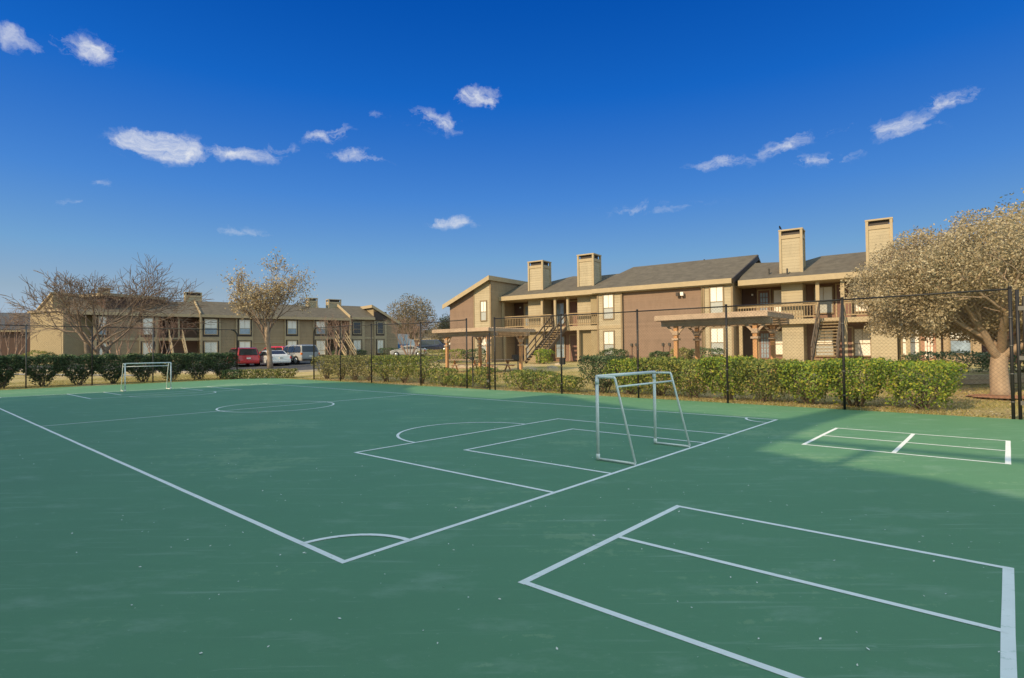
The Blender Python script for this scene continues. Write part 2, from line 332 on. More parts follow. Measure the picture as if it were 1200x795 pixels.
CLOUDS = [(-37.3, 24.0, 3.6, 1.2, 0, .8), (-41.6, 23.1, 2.6, .9, -10, .55), (-31.8, 17.6, 3.6, 1.5, 0, 1.15), (-26, 17.8, 4.6, .9, 2, .75), (-22.6, 18.6, 2.5, .6, 10, .45),
          (-17.9, 20.3, 3.0, .9, 10, .75), (-15.3, 18.7, 3.4, .8, 0, .72), (-7.4, 22.3, 3.6, 1.2, -6, .75), (-3.4, 24.6, 3.0, 1.1, 10, .95), (-13.4, 22.5, 1.8, .7, 0, .35),
          (-6.0, 13.1, 2.6, .7, 0, 1.0), (-25.7, 11, 3.4, .7, 0, .5), (-36.9, 13.9, 2.6, .5, 0, .45), (-38, 12.2, 1.2, .5, 20, .35),
          (13.5, 13.7, 7.5, .75, 0, .5), (20.8, 17.2, 3.6, .8, 0, .7), (26.6, 18, 3.0, 1.0, 10, .75), (29.2, 16.3, 3.6, .75, 0, .65), (35.2, 17.8, 2.9, 1.2, -8, .75), (37.9, 19, 2.7, 1.0, 8, .85), (30.8, 19, 1.6, .7, 0, .35)]
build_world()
sc.view_settings.view_transform = 'Standard'; sc.view_settings.look = 'None'; sc.view_settings.gamma = 1
sc.view_settings.exposure = 0.0
sc.render.engine = 'CYCLES'
sc.cycles.max_bounces = 6; sc.cycles.transparent_max_bounces = 8
try: sc.cycles.use_denoising = True
except Exception: pass

# ------------------------------------------------------------------ ground, court, lines, paths
def ground():
    xs = np.concatenate([[-2500, -900, -400, -220], np.arange(-140, 141, 1.6), [220, 400, 900, 2500]])
    ys = np.concatenate([[-2500, -900, -300, -120], np.arange(-60, 190, 1.6), [260, 450, 900, 2500]])
    X, Y = np.meshgrid(xs, ys); Z = npG(X, Y) - .02
    nx, ny = len(xs), len(ys); i = np.arange(nx * ny).reshape(ny, nx)
    F = np.stack([i[:-1, :-1], i[:-1, 1:], i[1:, 1:], i[1:, :-1]], -1).reshape(-1, 4)
    o = npmesh('lawn_ground', np.stack([X, Y, Z], -1).reshape(-1, 3), F, 'lawn'); struct(o)
    o['label'] = 'half dormant lawn rising gently from the court to the apartments'
ground()
EDGE = lambda y: 13.66 + .018 * (y + 4)
def court():
    b = MB(); P = [C(-3.4, -14), C(13.6, -14)] + [C(EDGE(y), y) for y in (-4, 8, 20, 31.45)] + [C(-3.4, 31.2)]
    b.slab([(p[0], p[1], .0) for p in P], .03, 'court_paint'); o = struct(b.build('sport_court'))
    o['label'] = 'green painted sport court'
court()
def lines():
    b = MB(); w = .052; z0 = .004; z1 = .006; m = 'line_paint'
    def seg(x0, y0, x1, y1, ww=w, ext=True, z=z1):
        z = .002 + (z - .004) * .35
        a, c = Vector(C(x0, y0)), Vector(C(x1, y1)); d = (c - a).normalized(); e = d * (ww / 2 if ext else 0); a = a - e; c = c + e
        n = Vector((-d.y, d.x)) * ww / 2; k = max(1, int((c - a).length / .5))
        vs = []; 
        for i in range(k + 1):
            p = a + (c - a) * i / k; j = random.uniform(-.0025, .0025)
            vs += [(*(p + n * (1 + j / .026)), z), (*(p - n * (1 - j / .026)), z)]
        b.add(vs, [(2 * i, 2 * i + 1, 2 * i + 3, 2 * i + 2) for i in range(k)], m)
    def arc(cx, cy, r, a0, a1, z):
        z = .002 + (z - .004) * .35; k = max(8, int(abs(a1 - a0) * r / .08)); vs = []
        for i in range(k + 1):
            t = a0 + (a1 - a0) * i / k
            for q in (r - w / 2, r + w / 2): vs.append((*C(cx + q * math.cos(t), cy + q * math.sin(t)), z))
        b.add(vs, [(2 * i, 2 * i + 1, 2 * i + 3, 2 * i + 2) for i in range(k)], m)
    Wd, Ln = 10.65, 24.96; pi = math.pi
    seg(0, 0, 0, Ln, z=.004); seg(Wd, 0, Wd, Ln, z=.004); seg(0, 0, Wd, 0, z=.006); seg(0, Ln, Wd, Ln, z=.006); seg(0, Ln / 2, Wd, Ln / 2, z=.006, ext=False)
    arc(5.45, Ln / 2, 1.6, 0, 2 * pi, .008)
    for s, y0 in ((1, 0), (-1, Ln)):
        for x0, x1, d in ((2.64, 7.96, 3.94), (3.86, 6.82, 2.72)):
            seg(x0, y0, x0, y0 + s * d, z=.008); seg(x1, y0, x1, y0 + s * d, z=.008); seg(x0, y0 + s * d, x1, y0 + s * d, z=.010)
        arc(5.31, y0 + s * 3.94, 1.49, 0, s * pi, .012)
        arc(0, y0, .62, 0, s * pi / 2, .012); arc(Wd, y0, .62, pi / 2 if s > 0 else pi, pi if s > 0 else 1.5 * pi, .012)
    for x0, x1, mid in ((.6, 3.0, False), (7.63, 9.99, True)):
        seg(x0, -1.29, x1, -1.29, .058, z=.004); seg(x0, -3.78, x1, -3.78, .062, z=.004)
        seg(x0, -1.29, x0, -3.78, .05, z=.006); seg(x1, -1.29, x1, -3.78, .05, z=.006); seg((x0 + x1) / 2 + .02, -1.29, (x0 + x1) / 2 + .02, -3.78, .05, z=.008, ext=False)
        if mid: seg(x0, -2.51, x1, -2.51, .06, z=.010, ext=False)
    o = struct(b.build('court_lines')); o['label'] = 'white painted court lines'
lines()
def sheet(name, poly, dz, mat, label, n=26):
    """a strip that follows the lawn: poly = list of (left, right) world points along its run"""
    b = MB(); vs = []; cr = 8
    for (l, r) in poly:
        for j in range(cr + 1):
            t = j / cr; X = l[0] + (r[0] - l[0]) * t; Y = l[1] + (r[1] - l[1]) * t; vs.append((X, Y, G(X, Y) + dz))
    k = cr + 1
    b.add(vs, [(i * k + j, i * k + j + 1, (i + 1) * k + j + 1, (i + 1) * k + j) for i in range(len(poly) - 1) for j in range(cr)], mat)
    o = struct(b.build(name)); o['label'] = label; return o
lot = [((-52 + i * 2.0, 43.0 + (i - 8) * -.12 if i < 18 else 41.8 + (i - 18) * .8), (-52 + i * 2.0, 55.5 + max(0, i - 8) * 1.5)) for i in range(0, 30)]
sheet('parking_lot', lot, .02, 'asphalt', 'dark asphalt parking lot in front of the far apartments')
sheet('walkway', [((-60 + i * 2, 40.6 - i * .06), (-60 + i * 2, 39.5 - i * .06)) for i in range(0, 18)], .015, 'concrete', 'pale concrete walkway behind the clipped hedge')
def kerb():
    b = MB()
    for (l0, r0), (l1, r1) in zip(lot[:-1], lot[1:]):
        b.bar((*l0, G(*l0) + .05), (*l1, G(*l1) + .05), .18, .14, 'concrete')
    o = struct(b.build('kerb')); o['label'] = 'concrete kerb at the edge of the parking lot'
kerb()
def debris():
    P = []
    for _ in range(260):
        x, y = random.uniform(-2.5, 11), random.uniform(-4.2, 9)
        P.append((*C(x, y), .007))
    for _ in range(130):
        x, y = random.uniform(-1.5, 4), random.uniform(-4.2, 3); P.append((*C(x, y), .007))
    for _ in range(80):
        y = random.uniform(-4, 24); x = EDGE(y) - abs(random.gauss(0, .35)) - .05; P.append((*C(x, y), .007))
    V, F = leaf_quads(np.array(P), .021, outdir=np.array([0, 0, 2.5])); V[:, 2] = np.maximum(V[:, 2], .006)
    o = npmesh('fallen_scraps', V, F, 'debris'); struct(o, 'stuff'); o['label'] = 'tiny dry leaf scraps scattered over the court'
debris()

# ------------------------------------------------------------------ soccer goals
def goal(label, y0, s):
    ox, oy = C(5.36, y0); t = thing('soccer_goal', label, 'goal', (ox, oy, 0), CA, 'white pipe soccer goals'); m = 'white_pipe'
    hw = .87; f = .62 * s; tb = .34 * s; bk = .02 * s; H = 1.2
    for sg in (-1, 1):
        x = sg * hw
        b = MB(); b.tube([(x, f, .012), (x, f, H)], .024, m, 12); b.tube([(x, f, H - .11), (x, f, H - .035)], .0285, m, 12); b.tube([(x, f, .01), (x, f, .09)], .028, m, 12); b.build('goal_post', t, True)
        b = MB(); b.tube([(x, bk, .03), (x, tb - .02 * s, H - .03), (x, tb, H)], .0165, m, 10); b.build('back_stay', t, True)
        b = MB(); b.tube([(x, f, .022), (x, bk, .022)], .0165, m, 10); b.build('ground_bar', t, True)
        b = MB(); b.tube([(x, f, H - .01), (x, tb, H - .008)], .0165, m, 10); b.build('top_arm', t, True)
    b = MB(); b.tube([(-hw - .01, f, H), (hw + .01, f, H)], .024, m, 12); b.build('crossbar', t, True)
    zb = 1.06; yb = tb + (bk - tb) * (H - zb) / H
    b = MB(); b.tube([(-hw, yb, zb), (hw, yb, zb)], .014, m, 8); b.build('rear_bar', t, True)
goal('white pipe soccer goal without a net, large and close, standing on the near goal line', 0, 1)
goal('small far white pipe soccer goal without a net, in front of the dark clipped hedge', 24.96, -1)

# ------------------------------------------------------------------ chain link fences
def chainlink(b, p0, p1, z0, z1, pitch=.09, r=.0019):
    p0, p1 = Vector((*p0, 0)), Vector((*p1, 0)); L = (p1 - p0).length; d = (p1 - p0) / L; Hh = z1 - z0
    nrm = Vector((-d.y, d.x, 0))
    for sg in (1, -1):
        k = -Hh if sg > 0 else 0.0
        while k < (L if sg > 0 else L + Hh):
            a0, a1 = k, k + sg * Hh; za, zb = z0, z1
            if sg > 0:
                if a0 < 0: za = z0 - a0; a0 = 0
                if a1 > L: zb = z1 - (a1 - L); a1 = L
            else:
                if a0 > L: za = z0 + (a0 - L); a0 = L
                if a1 < 0: zb = z1 + a1; a1 = 0
            if zb - za > .02:
                o = nrm * (.003 * sg)
                b.tube([p0 + d * a0 + o + Vector((0, 0, za)), p0 + d * a1 + o + Vector((0, 0, zb))], r, 'wire', 3, False)
            k += pitch
def fence(label, pts, hs, curl=None, skip=(), mats=None):
    """pts: post feet (world x, y); hs: top heights; skip: bays without fabric"""
    o = thing('chain_link_fence', label, 'fence', (*pts[0], 0), 0, 'chain link fences round the court')
    ox, oy = pts[0]; q = [(p[0] - ox, p[1] - oy) for p in pts]
    for i, (p, h) in enumerate(zip(q, hs)):
        m = (mats or {}).get(i, 'fence_paint')
        b = MB()
        if curl == i:
            dd = Vector((q[i - 1][0] - p[0], q[i - 1][1] - p[1])).normalized() if i else Vector((q[1][0] - p[0], q[1][1] - p[1])).normalized()
            arc_ = [(p[0], p[1], G(*pts[i]) - .05), (p[0], p[1], h - .35)]
            for t in (20, 45, 70, 90):
                a = math.radians(t); arc_.append((p[0] + dd.x * .35 * (1 - math.cos(a)), p[1] + dd.y * .35 * (1 - math.cos(a)), h - .35 + .35 * math.sin(a)))
            b.tube(arc_, .04, m, 8)
        else:
            b.tube([(*p, G(*pts[i]) - .05), (*p, h + .02)], .032, m, 8); b.tube([(*p, h + .02), (*p, h + .06), (*p, h + .07)], [.038, .034, .01], m, 8)
            for zz in (.35, .95, 1.55, 2.15): b.tube([(*p, zz), (*p, zz + .025)], .039, 'fence_grey', 8)
        b.build('post', o, True)
    for i in range(len(q) - 1):
        if i in skip: continue
        b = MB(); b.tube([(*q[i], hs[i]), (*q[i + 1], hs[i + 1])], .019, 'fence_paint', 6); b.build('top_rail', o, True)
        b = MB(); chainlink(b, q[i], q[i + 1], .04 + max(0, G(*pts[i])), min(hs[i], hs[i + 1]) - .01); b.build('wire_mesh', o)
    return o
FX = lambda y: EDGE(y) - .03
ysR = [-3.87, -.72, 2.22, 5.1, 8.2, 11.55]
fence('black chain link fence running along the right edge past the long hedge', [C(FX(y), y) for y in ysR], [2.77, 2.76, 2.77, 2.79, 2.81, 2.85])
ysM = [13.2, 16.3, 20.3, 23.3, 26.2]
fence('black chain link fence running from the gate to the parking lot opening', [C(FX(y), y) for y in ysM], [2.88, 2.87, 2.94, 2.98, 2.99], curl=4)
fence('dark chain link fence across the far end behind the small goal', [C(x, 32.3) for x in (12.35, 7.75, 4.95, 2.3, -.9)], [3.05, 3.04, 3.06, 3.07, 3.1], curl=0, mats={3: 'fence_grey', 1: 'fence_grey'})
def gate(ya, yb_, label, hh=2.15):
    p0, p1 = C(FX(ya), ya), C(FX(yb_), yb_); t = thing('fence_gate', label, 'gate', (*p0, 0), 0, 'chain link gates')
    d = Vector((p1[0] - p0[0], p1[1] - p0[1], 0)); n = Vector((-d.y, d.x, 0)).normalized()
    L = d.length; d.normalize(); a = d * .1; c = d * (L - .1)
    b = MB(); z = Vector((0, 0, 1))
    b.tube([a + z * .06, a + z * hh, c + z * hh, c + z * .06, a + z * .06], .026, 'fence_paint', 8); b.build('gate_frame', t, True)
    b = MB(); chainlink(b, a[:2], c[:2], .08, hh - .02); b.build('wire_mesh', t)
    for zz in (.35, hh * .5, hh - .25):
        b = MB(); b.bar(a - d * .09 + z * zz, a + d * .03 + z * zz, .07, .09, 'fence_grey'); b.build('hinge', t)
    b = MB(); b.bar(c - d * .05 + z * 1.25, c + d * .1 + z * 1.25, .09, .13, 'black_iron'); b.build('latch', t)
    b = MB(); b.tube([d * .0 + z * -.05, d * .0 + z * (hh + .15)], .032, 'fence_paint', 8); b.build('hinge_post', t, True)
gate(11.85, 12.95, 'narrow chain link gate between two posts by the low shrubs')
gate(-3.98, -5.3, 'chain link gate leaf hinged to the tall post at the right edge', 2.6)
def lockbox():
    x, y = C(FX(8.2) + .06, 8.2); t = thing('control_box', 'small black box fixed to the fence post left of the long hedge', 'box', (x, y, 1.05), CA)
    b = MB(); b.box(-.06, .06, -.1, .1, 0, .2, 'black_iron'); b.build('box_body', t, bevel=.015)
    b = MB(); b.box(-.07, .07, -.115, .115, .202, .235, 'black_iron'); b.build('box_lid', t, bevel=.01)
lockbox()

# ------------------------------------------------------------------ shrubs and hedges
def shrub(name, label, cxy, w, d, h, mat, n, rz=CA, foot=.6, clear=.22, size=.075, group=None, cat='shrub', stems=4, dome=.0, base=None):
    X, Y = cxy; z = G(X, Y) - .02 if base is None else base
    t = thing(name, label, cat, (X, Y, z), rz, group)
    # leaves: mostly a ragged shell of a clipped block that narrows to its foot
    k = n * 2
    u = RNG.uniform(-1, 1, (k, 3)); ax = RNG.integers(0, 3, k); sgn = np.sign(RNG.uniform(-1, 1, k)); shell = RNG.random(k) < .8
    depth = 1 - np.abs(RNG.normal(0, .13, k))
    for i in range(3):
        msk = shell & (ax == i); u[msk, i] = sgn[msk] * depth[msk]
    low = shell & (ax == 2) & (u[:, 2] < 0); u[low, 2] *= -1
    # lumpy outline
    ph = RNG.uniform(0, 6.28, 6); f = 1 + .13 * np.sin(u[:, 0] * 4 + ph[0]) * np.cos(u[:, 2] * 3.5 + ph[1]) + .10 * np.sin(u[:, 1] * 5 + u[:, 0] * 7 + ph[2]) + RNG.normal(0, .025, k)
    zt = (u[:, 2] + 1) / 2
    taper = foot + (1 - foot) * npS(zt * 1.5)
    x = u[:, 0] * w / 2 * taper * f; y = u[:, 1] * d / 2 * taper * f
    hh = h * (1 - dome * (u[:, 0] ** 2 + u[:, 1] ** 2) * .5)
    zz = clear * (1 - .9 * RNG.random(k) * (RNG.random(k) < .3)) + (hh - clear) * zt * (1 + .045 * np.sin(u[:, 0] * 6 + ph[3]) + RNG.normal(0, .02, k)) 
    rr = np.abs(u[:, 0]) ** 4 + np.abs(u[:, 1]) ** 4
    keep = (rr < 1.45) & (RNG.random(k) < .35 + .65 * np.clip(zt * 2.2, 0, 1))
    P = np.stack([x, y, zz], 1)[keep][:n]
    out = np.stack([P[:, 0] / w, P[:, 1] / d, (P[:, 2] - h * .45) / h], 1); out /= np.linalg.norm(out, axis=1)[:, None] + 1e-6
    V, F = leaf_quads(P, size, outdir=out * .8, aspect=.55); V[:, 2] = np.maximum(V[:, 2], .01)
    npmesh('foliage', V, F, mat, t)
    b = MB()
    for i in range(stems):
        a = random.uniform(0, 6.28); r0 = random.uniform(.02, .12) * w; p = Vector((math.cos(a) * r0, math.sin(a) * r0, -.03))
        for _ in range(3):
            q = Vector((random.uniform(-.42, .42) * w, random.uniform(-.42, .42) * d, h * random.uniform(.55, .9)))
            mid = p.lerp(q, .45) + Vector((random.uniform(-.06, .06), random.uniform(-.06, .06), -.05))
            b.tube([p, mid, q], [.022, .014, .006], 'stem', 5)
    b.build('stem', t, True)
    return t
GH = 'clipped shrubs of the hedges round the court'
# far hedge, dark side towards us
farx = [(.55, 1.5), (1.55, 1.0), (3.05, 1.45), (4.55, 1.55), (6.05, 1.5), (7.5, 1.45), (8.95, 1.5), (10.4, 1.5), (11.75, 1.3)]
fl = ['dark clipped hedge shrub cut off by the left edge of the picture', 'narrow dark hedge shrub just left of the grey post with bare ground beside it', 'dark hedge shrub right of the leftmost fence post, narrowing to a single foot',
      'dark hedge shrub in front of the tan end wall, on spread stems', 'dark hedge shrub straight in front of the bare tree trunk', 'dark hedge shrub just left of the far soccer goal',
      'dark hedge shrub seen through the far soccer goal, reddish leaves at its foot', 'dark hedge shrub right of the far soccer goal, pale glinting leaves', 'last dark hedge shrub beside the curved fence post and red van']
for i, ((x, w), lab) in enumerate(zip(farx, fl)):
    shrub('hedge_shrub', lab, C(x, 33.25), w * 1.28, 1.15, 1.58, 'hedge_dark', 4600, foot=.28, clear=.3, size=.105, group=GH, stems=4)
# low hedge in the gap
for x, y, lab in ((11.9, 31.9, 'low dark green hedge clump at the foot of the curved fence post'), (12.75, 31.4, 'low hedge clump left of the pale leafy tree trunk'), (13.6, 30.7, 'low hedge clump right of the pale leafy tree trunk'), (14.35, 29.9, 'last low hedge clump before the open grass gap')):
    shrub('low_hedge', lab, C(x, y), 1.15, .9, .58, 'hedge_dark' if x < 12 else 'hedge_olive', 1500, rz=CA - .75, foot=.8, clear=.05, size=.09, group='low hedge clumps in the gap')
# middle hedge
ml_ = ['tall olive hedge shrub at the left end beside the grass gap', 'olive hedge shrub with slanting bare stems next to the left end one', 'olive hedge shrub behind the slender bare shrub', 'thick footed olive hedge shrub at the middle of its row',
       'yellow green hedge shrub in front of the far end gable', 'yellow green hedge shrub in front of the parked silver car', 'hedge shrub with dark shaded side at the right end of its row']
for i, lab in enumerate(ml_):
    y = 26.6 - i * 1.52
    shrub('hedge_shrub', lab, C(EDGE(y) + 1.0, y), 1.3, 1.62, 1.36 if i < 6 else 1.3, 'hedge_olive' if i < 4 else 'hedge_leaf', 2300, foot=.45, clear=.28, size=.09, group=GH, stems=5)
# low shrubs beside the gate
lowp = [(15.6, .85, 'low rounded shrub between the hedge end and the gate'), (14.45, .55, 'lowest pale shrub beside the fence left of the gate'), (13.05, .92, 'spreading yellowish shrub inside the gate gap'),
        (10.75, .82, 'low variegated shrub right of the gate'), (9.75, .80, 'low variegated shrub second right of the gate'), (8.55, .62, 'small shrub around the fence post with the black box')]
for y, h, lab in lowp:
    shrub('low_shrub', lab, C(EDGE(y) + .75, y), 1.05, 1.25, h, 'hedge_leaf', 1500, foot=.75, clear=.08, size=.085, dome=.25, group='low shrubs by the gate')
# long right hedge
rl = ['dark leaved hedge shrub at the left end of the long hedge', 'hedge shrub behind the left post of the near goal', 'hedge shrub seen through the near goal with bare stems below', 'hedge shrub behind the right post of the near goal', 'hedge shrub left of the fence post over a dry earth hollow',
      'hedge shrub right of the dry earth hollow', 'bright green hedge shrub with a woody trunk showing below', 'bright hedge shrub beside the tall middle fence post', 'yellow tinged hedge shrub at the right end of the long hedge']
for i, lab in enumerate(rl):
    y = 7.15 - i * 1.13; big = i == 8
    shrub('hedge_shrub', lab, C(EDGE(y) + 1.08 + (.12 if big else 0), y - (.25 if big else 0)), 1.45 if not big else 1.95, 1.3 if not big else 1.5, 1.27 - .012 * i + (.05, -.05, .02, -.03, .06, 0, -.04, .05, .0)[i], 'hedge_dark' if i == 0 else (('hedge_leaf', 'hedge_bright')[i % 3 == 1] if i < 6 else 'hedge_bright'), 5600 if i > 3 else 4600,
          foot=.5 + .1 * (i % 3) if i else .4, clear=.2, size=.075, group=GH, stems=5)
# background shrubs
bg = [((-6.6, 46.2), 2.6, 1.2, 1.1, 'hedge_olive', 'pale green clipped hedge section right of the silver car'), ((-4.6, 44.9), 2.4, 1.2, 1.1, 'hedge_leaf', 'clipped hedge section behind the left pergola post'), ((-2.9, 43.6), 2.2, 1.2, 1.15, 'hedge_dark', 'darkest clipped hedge section below the brown gable wall'),
      ((7.2, 39.9), 2.0, .9, 1.0, 'hedge_dark', 'dark domed bush under the left tan bay of the brown wall'), ((9.9, 37.6), 1.2, .8, .8, 'hedge_dark', 'small dark bush at the foot of the brown wall'), ((10.9, 35.9), 1.2, .9, 1.0, 'hedge_olive', 'yellow olive bush in front of the brown wall beside the pergola'),
      ((12.2, 35.4), 2.3, .9, 1.0, 'hedge_dark', 'wide dark domed bush behind the front pergola post'), ((2.2, 39.0), 1.1, 1.1, 1.05, 'hedge_bright', 'round bright green bush below the left staircase'),
      ((-47.9, 56.3), 2.2, 1.6, 1.5, 'hedge_leaf', 'rounded pale bush at the left corner of the tan end wall'), ((-45.8, 56.0), 1.8, 1.4, 1.3, 'hedge_dark', 'dark bush against the tan end wall corner'),
      ((-22.0, 70.6), 1.6, .9, 1.0, 'hedge_dark', 'dark bush under the far left window of the end section'), ((-19.6, 72.2), 1.4, .9, .9, 'hedge_dark', 'small dark bush on the far brown wall between two windows'), ((-16.4, 74.3), 2.6, 1.0, 1.0, 'hedge_dark', 'low dark bush row at the far end gable corner')]
for p, w, d, h, m, lab in bg:
    shrub('bush', lab, p, w, d, h, m, 1300, rz=-.6 if p[0] > -10 else .65, foot=.8, clear=.05, size=.11, dome=.3 if w < 2.4 else .1, group='bushes along the apartment walls')
# ------------------------------------------------------------------ grass blades on the nearest lawn
def grass():
    n = 90000
    y = RNG.uniform(-7, 31, n); x = EDGE(0) + .12 + (RNG.random(n) ** 1.5) * 9
    X = (x - CX) * CYW - (y - CY) * SYW; Y = (x - CX) * SYW + (y - CY) * CYW
    x2 = RNG.uniform(-1, 14, 30000); y2 = 31.75 + (RNG.random(30000) ** 1.3) * 8
    X = np.concatenate([X, (x2 - CX) * CYW - (y2 - CY) * SYW]); Y = np.concatenate([Y, (x2 - CX) * SYW + (y2 - CY) * CYW])
    patch = np.sin(X * 1.3 + 2) * np.sin(Y * 1.1) + .6 * np.sin(X * .43 + Y * .5)
    k = patch > -.75 + RNG.uniform(-.3, .3, len(X)); X, Y = X[k], Y[k]; n = len(X)
    Z = npG(X, Y) - .02; a = RNG.uniform(0, 6.28, n); h = RNG.uniform(.025, .075, n); w = .011
    dx, dy = np.cos(a) * w, np.sin(a) * w; lx, ly = RNG.normal(0, .03, n), RNG.normal(0, .03, n)
    V = np.stack([np.stack([X - dx, Y - dy, Z], 1), np.stack([X + dx, Y + dy, Z], 1), np.stack([X + lx, Y + ly, Z + h], 1)], 1).reshape(-1, 3)
    o = npmesh('grass', V, np.arange(3 * n).reshape(n, 3), 'grass_blade'); struct(o, 'stuff'); o['label'] = 'short patchy winter grass beside the court'
grass()
def dead_leaves():
    n = 9000; y = RNG.uniform(-5, 28, n); x = EDGE(0) + .15 + np.abs(RNG.normal(.5, .7, n))
    X = (x - CX) * CYW - (y - CY) * SYW; Y = (x - CX) * SYW + (y - CY) * CYW
    P = np.stack([X, Y, npG(X, Y) + .0], 1); V, F = leaf_quads(P, .06, outdir=np.array([0, 0, 2.]))
    o = npmesh('leaf_litter', V, F, 'dry_leaf'); struct(o, 'stuff'); o['label'] = 'dry fallen leaves under the hedges'
dead_leaves()

# ------------------------------------------------------------------ trees
def grow(b, tips, p, d, L, r, depth, P, mat):
    n = 4; pts = [p]; rad = [r]; q = p.copy(); dd = d.copy()
    r1 = r * P['thin']
    for i in range(n):
        dd = (dd + Vector((random.gauss(0, 1), random.gauss(0, 1), random.gauss(0, 1))) * P['wob'] + Vector((0, 0, P['up'][min(depth, len(P['up']) - 1)])) * .25).normalized()
        q = q + dd * (L / n); pts.append(q.copy()); rad.append(r + (r1 - r) * (i + 1) / n)
    b.tube(pts, rad, mat, 7 if r > .06 else (5 if r > .02 else 3), False)
    if depth >= P['depth']:
        tips.append((pts[2], dd)); tips.append((q, dd)); return
    k = P['kids'][min(depth, len(P['kids']) - 1)]
    off = random.uniform(0, 6.28)
    for j in range(k):
        at = random.uniform(.35, 1.0) if j else 1.0
        i = min(n - 1, int(at * n)); pp = pts[i].lerp(pts[i + 1], at * n - i) if at < 1 else pts[-1]
        az = off + j * 2.4 + random.uniform(-.4, .4); sp = P['spread'][min(depth, len(P['spread']) - 1)] * random.uniform(.6, 1.25) * (.55 if j == 0 else 1)
        o = dd.orthogonal().normalized(); o = Matrix.Rotation(az, 3, dd) @ o
        nd = (dd * math.cos(sp) + o * math.sin(sp)).normalized()
        grow(b, tips, pp, nd, L * P['short'] * random.uniform(.75, 1.2), max(P['rmin'], (rad[-1] if at > .9 else rad[i]) * P['kr']), depth + 1, P, mat)
def tree(name, label, xy, trunks, P, bark, leaf=None, nleaf=0, lsize=.1, spreadl=.25, group=None, z=None):
    random.seed(P.get('seed', int(abs(xy[0] * 7 + xy[1] * 3))))
    X, Y = xy; t = thing(name, label, 'tree', (X, Y, (G(X, Y) if z is None else z) - .03), 0, group)
    bt, bb, tips = MB(), MB(), []
    for (p, d, L, r) in trunks:
        p, d = Vector(p), Vector(d).normalized(); n = 5; pts = []; rad = []
        q = p.copy(); dd = d.copy()
        for i in range(n + 1):
            pts.append(q.copy()); rad.append(r * (1.12 - .12 * min(1, i / 1.0)) * (1 - .18 * i / n)); dd = (dd + Vector((random.gauss(0, .05), random.gauss(0, .05), 0))).normalized(); q = q + dd * (L / n)
        bt.tube(pts, rad, bark, 10)
        e = pts[-1]
        for j in range(P['limbs']):
            az = j * 6.28 / P['limbs'] + random.uniform(-.4, .4) + P.get('az', 0); sp = P['limb_ang'] * random.uniform(.75, 1.2)
            nd = Vector((math.cos(az) * math.sin(sp), math.sin(az) * math.sin(sp), math.cos(sp)))
            nd = (nd + d * P.get('follow', .3)).normalized()
            grow(bb, tips, e - dd * L * random.uniform(0, P.get('low', .15)), nd, P['len'] * random.uniform(.85, 1.15), rad[-1] * P['lr'], 0, P, bark if P.get('same') else P['twig'])
    bt.build('trunk', t, True); bb.build('branch', t, True)
    if leaf:
        T = np.array([tuple(a) for a, _ in tips]); idx = RNG.integers(0, len(T), nleaf)
        Pn = T[idx] + RNG.normal(0, spreadl, (nleaf, 3)); V, F = leaf_quads(Pn, lsize, aspect=.55); npmesh('crown', V, F, leaf, t)
    return t, tips
bare = dict(depth=4, kids=[3, 4, 4, 4], spread=[.5, .55, .6, .6], short=.66, thin=.6, kr=.62, wob=.1, up=[.14, .14, .05, 0, -.1], rmin=.019, limbs=4, limb_ang=1.02, len=3.35, lr=.62, twig='twig', follow=.35, low=.35)
tree('bare_tree', 'wide bare grey tree with several trunks behind the dark hedge', (-33.2, 44.0), [((-.25, 0, 0), (-.1, .05, 1), 2.4, .2), ((.25, .2, 0), (.25, .1, 1), 2.2, .17), ((.5, -.3, 0), (.35, -.15, 1), 2.0, .15)], bare, 'bark_grey')
vase = dict(depth=4, kids=[3, 3, 4, 4], spread=[.34, .38, .45, .5], short=.68, thin=.62, kr=.64, wob=.06, up=[.12, .15, .1, .1], rmin=.012, limbs=8, limb_ang=.66, len=2.3, lr=.42, twig='twig', follow=.25, low=.5, seed=5)
tree('leafy_tree', 'vase shaped tree with sparse pale tan leaves among the parked cars', (-20.5, 47.3), [((0, 0, 0), (.02, 0, 1), 4.0, .22)], vase, 'bark_pale', 'pale_leaf', 6500, .17, .32)
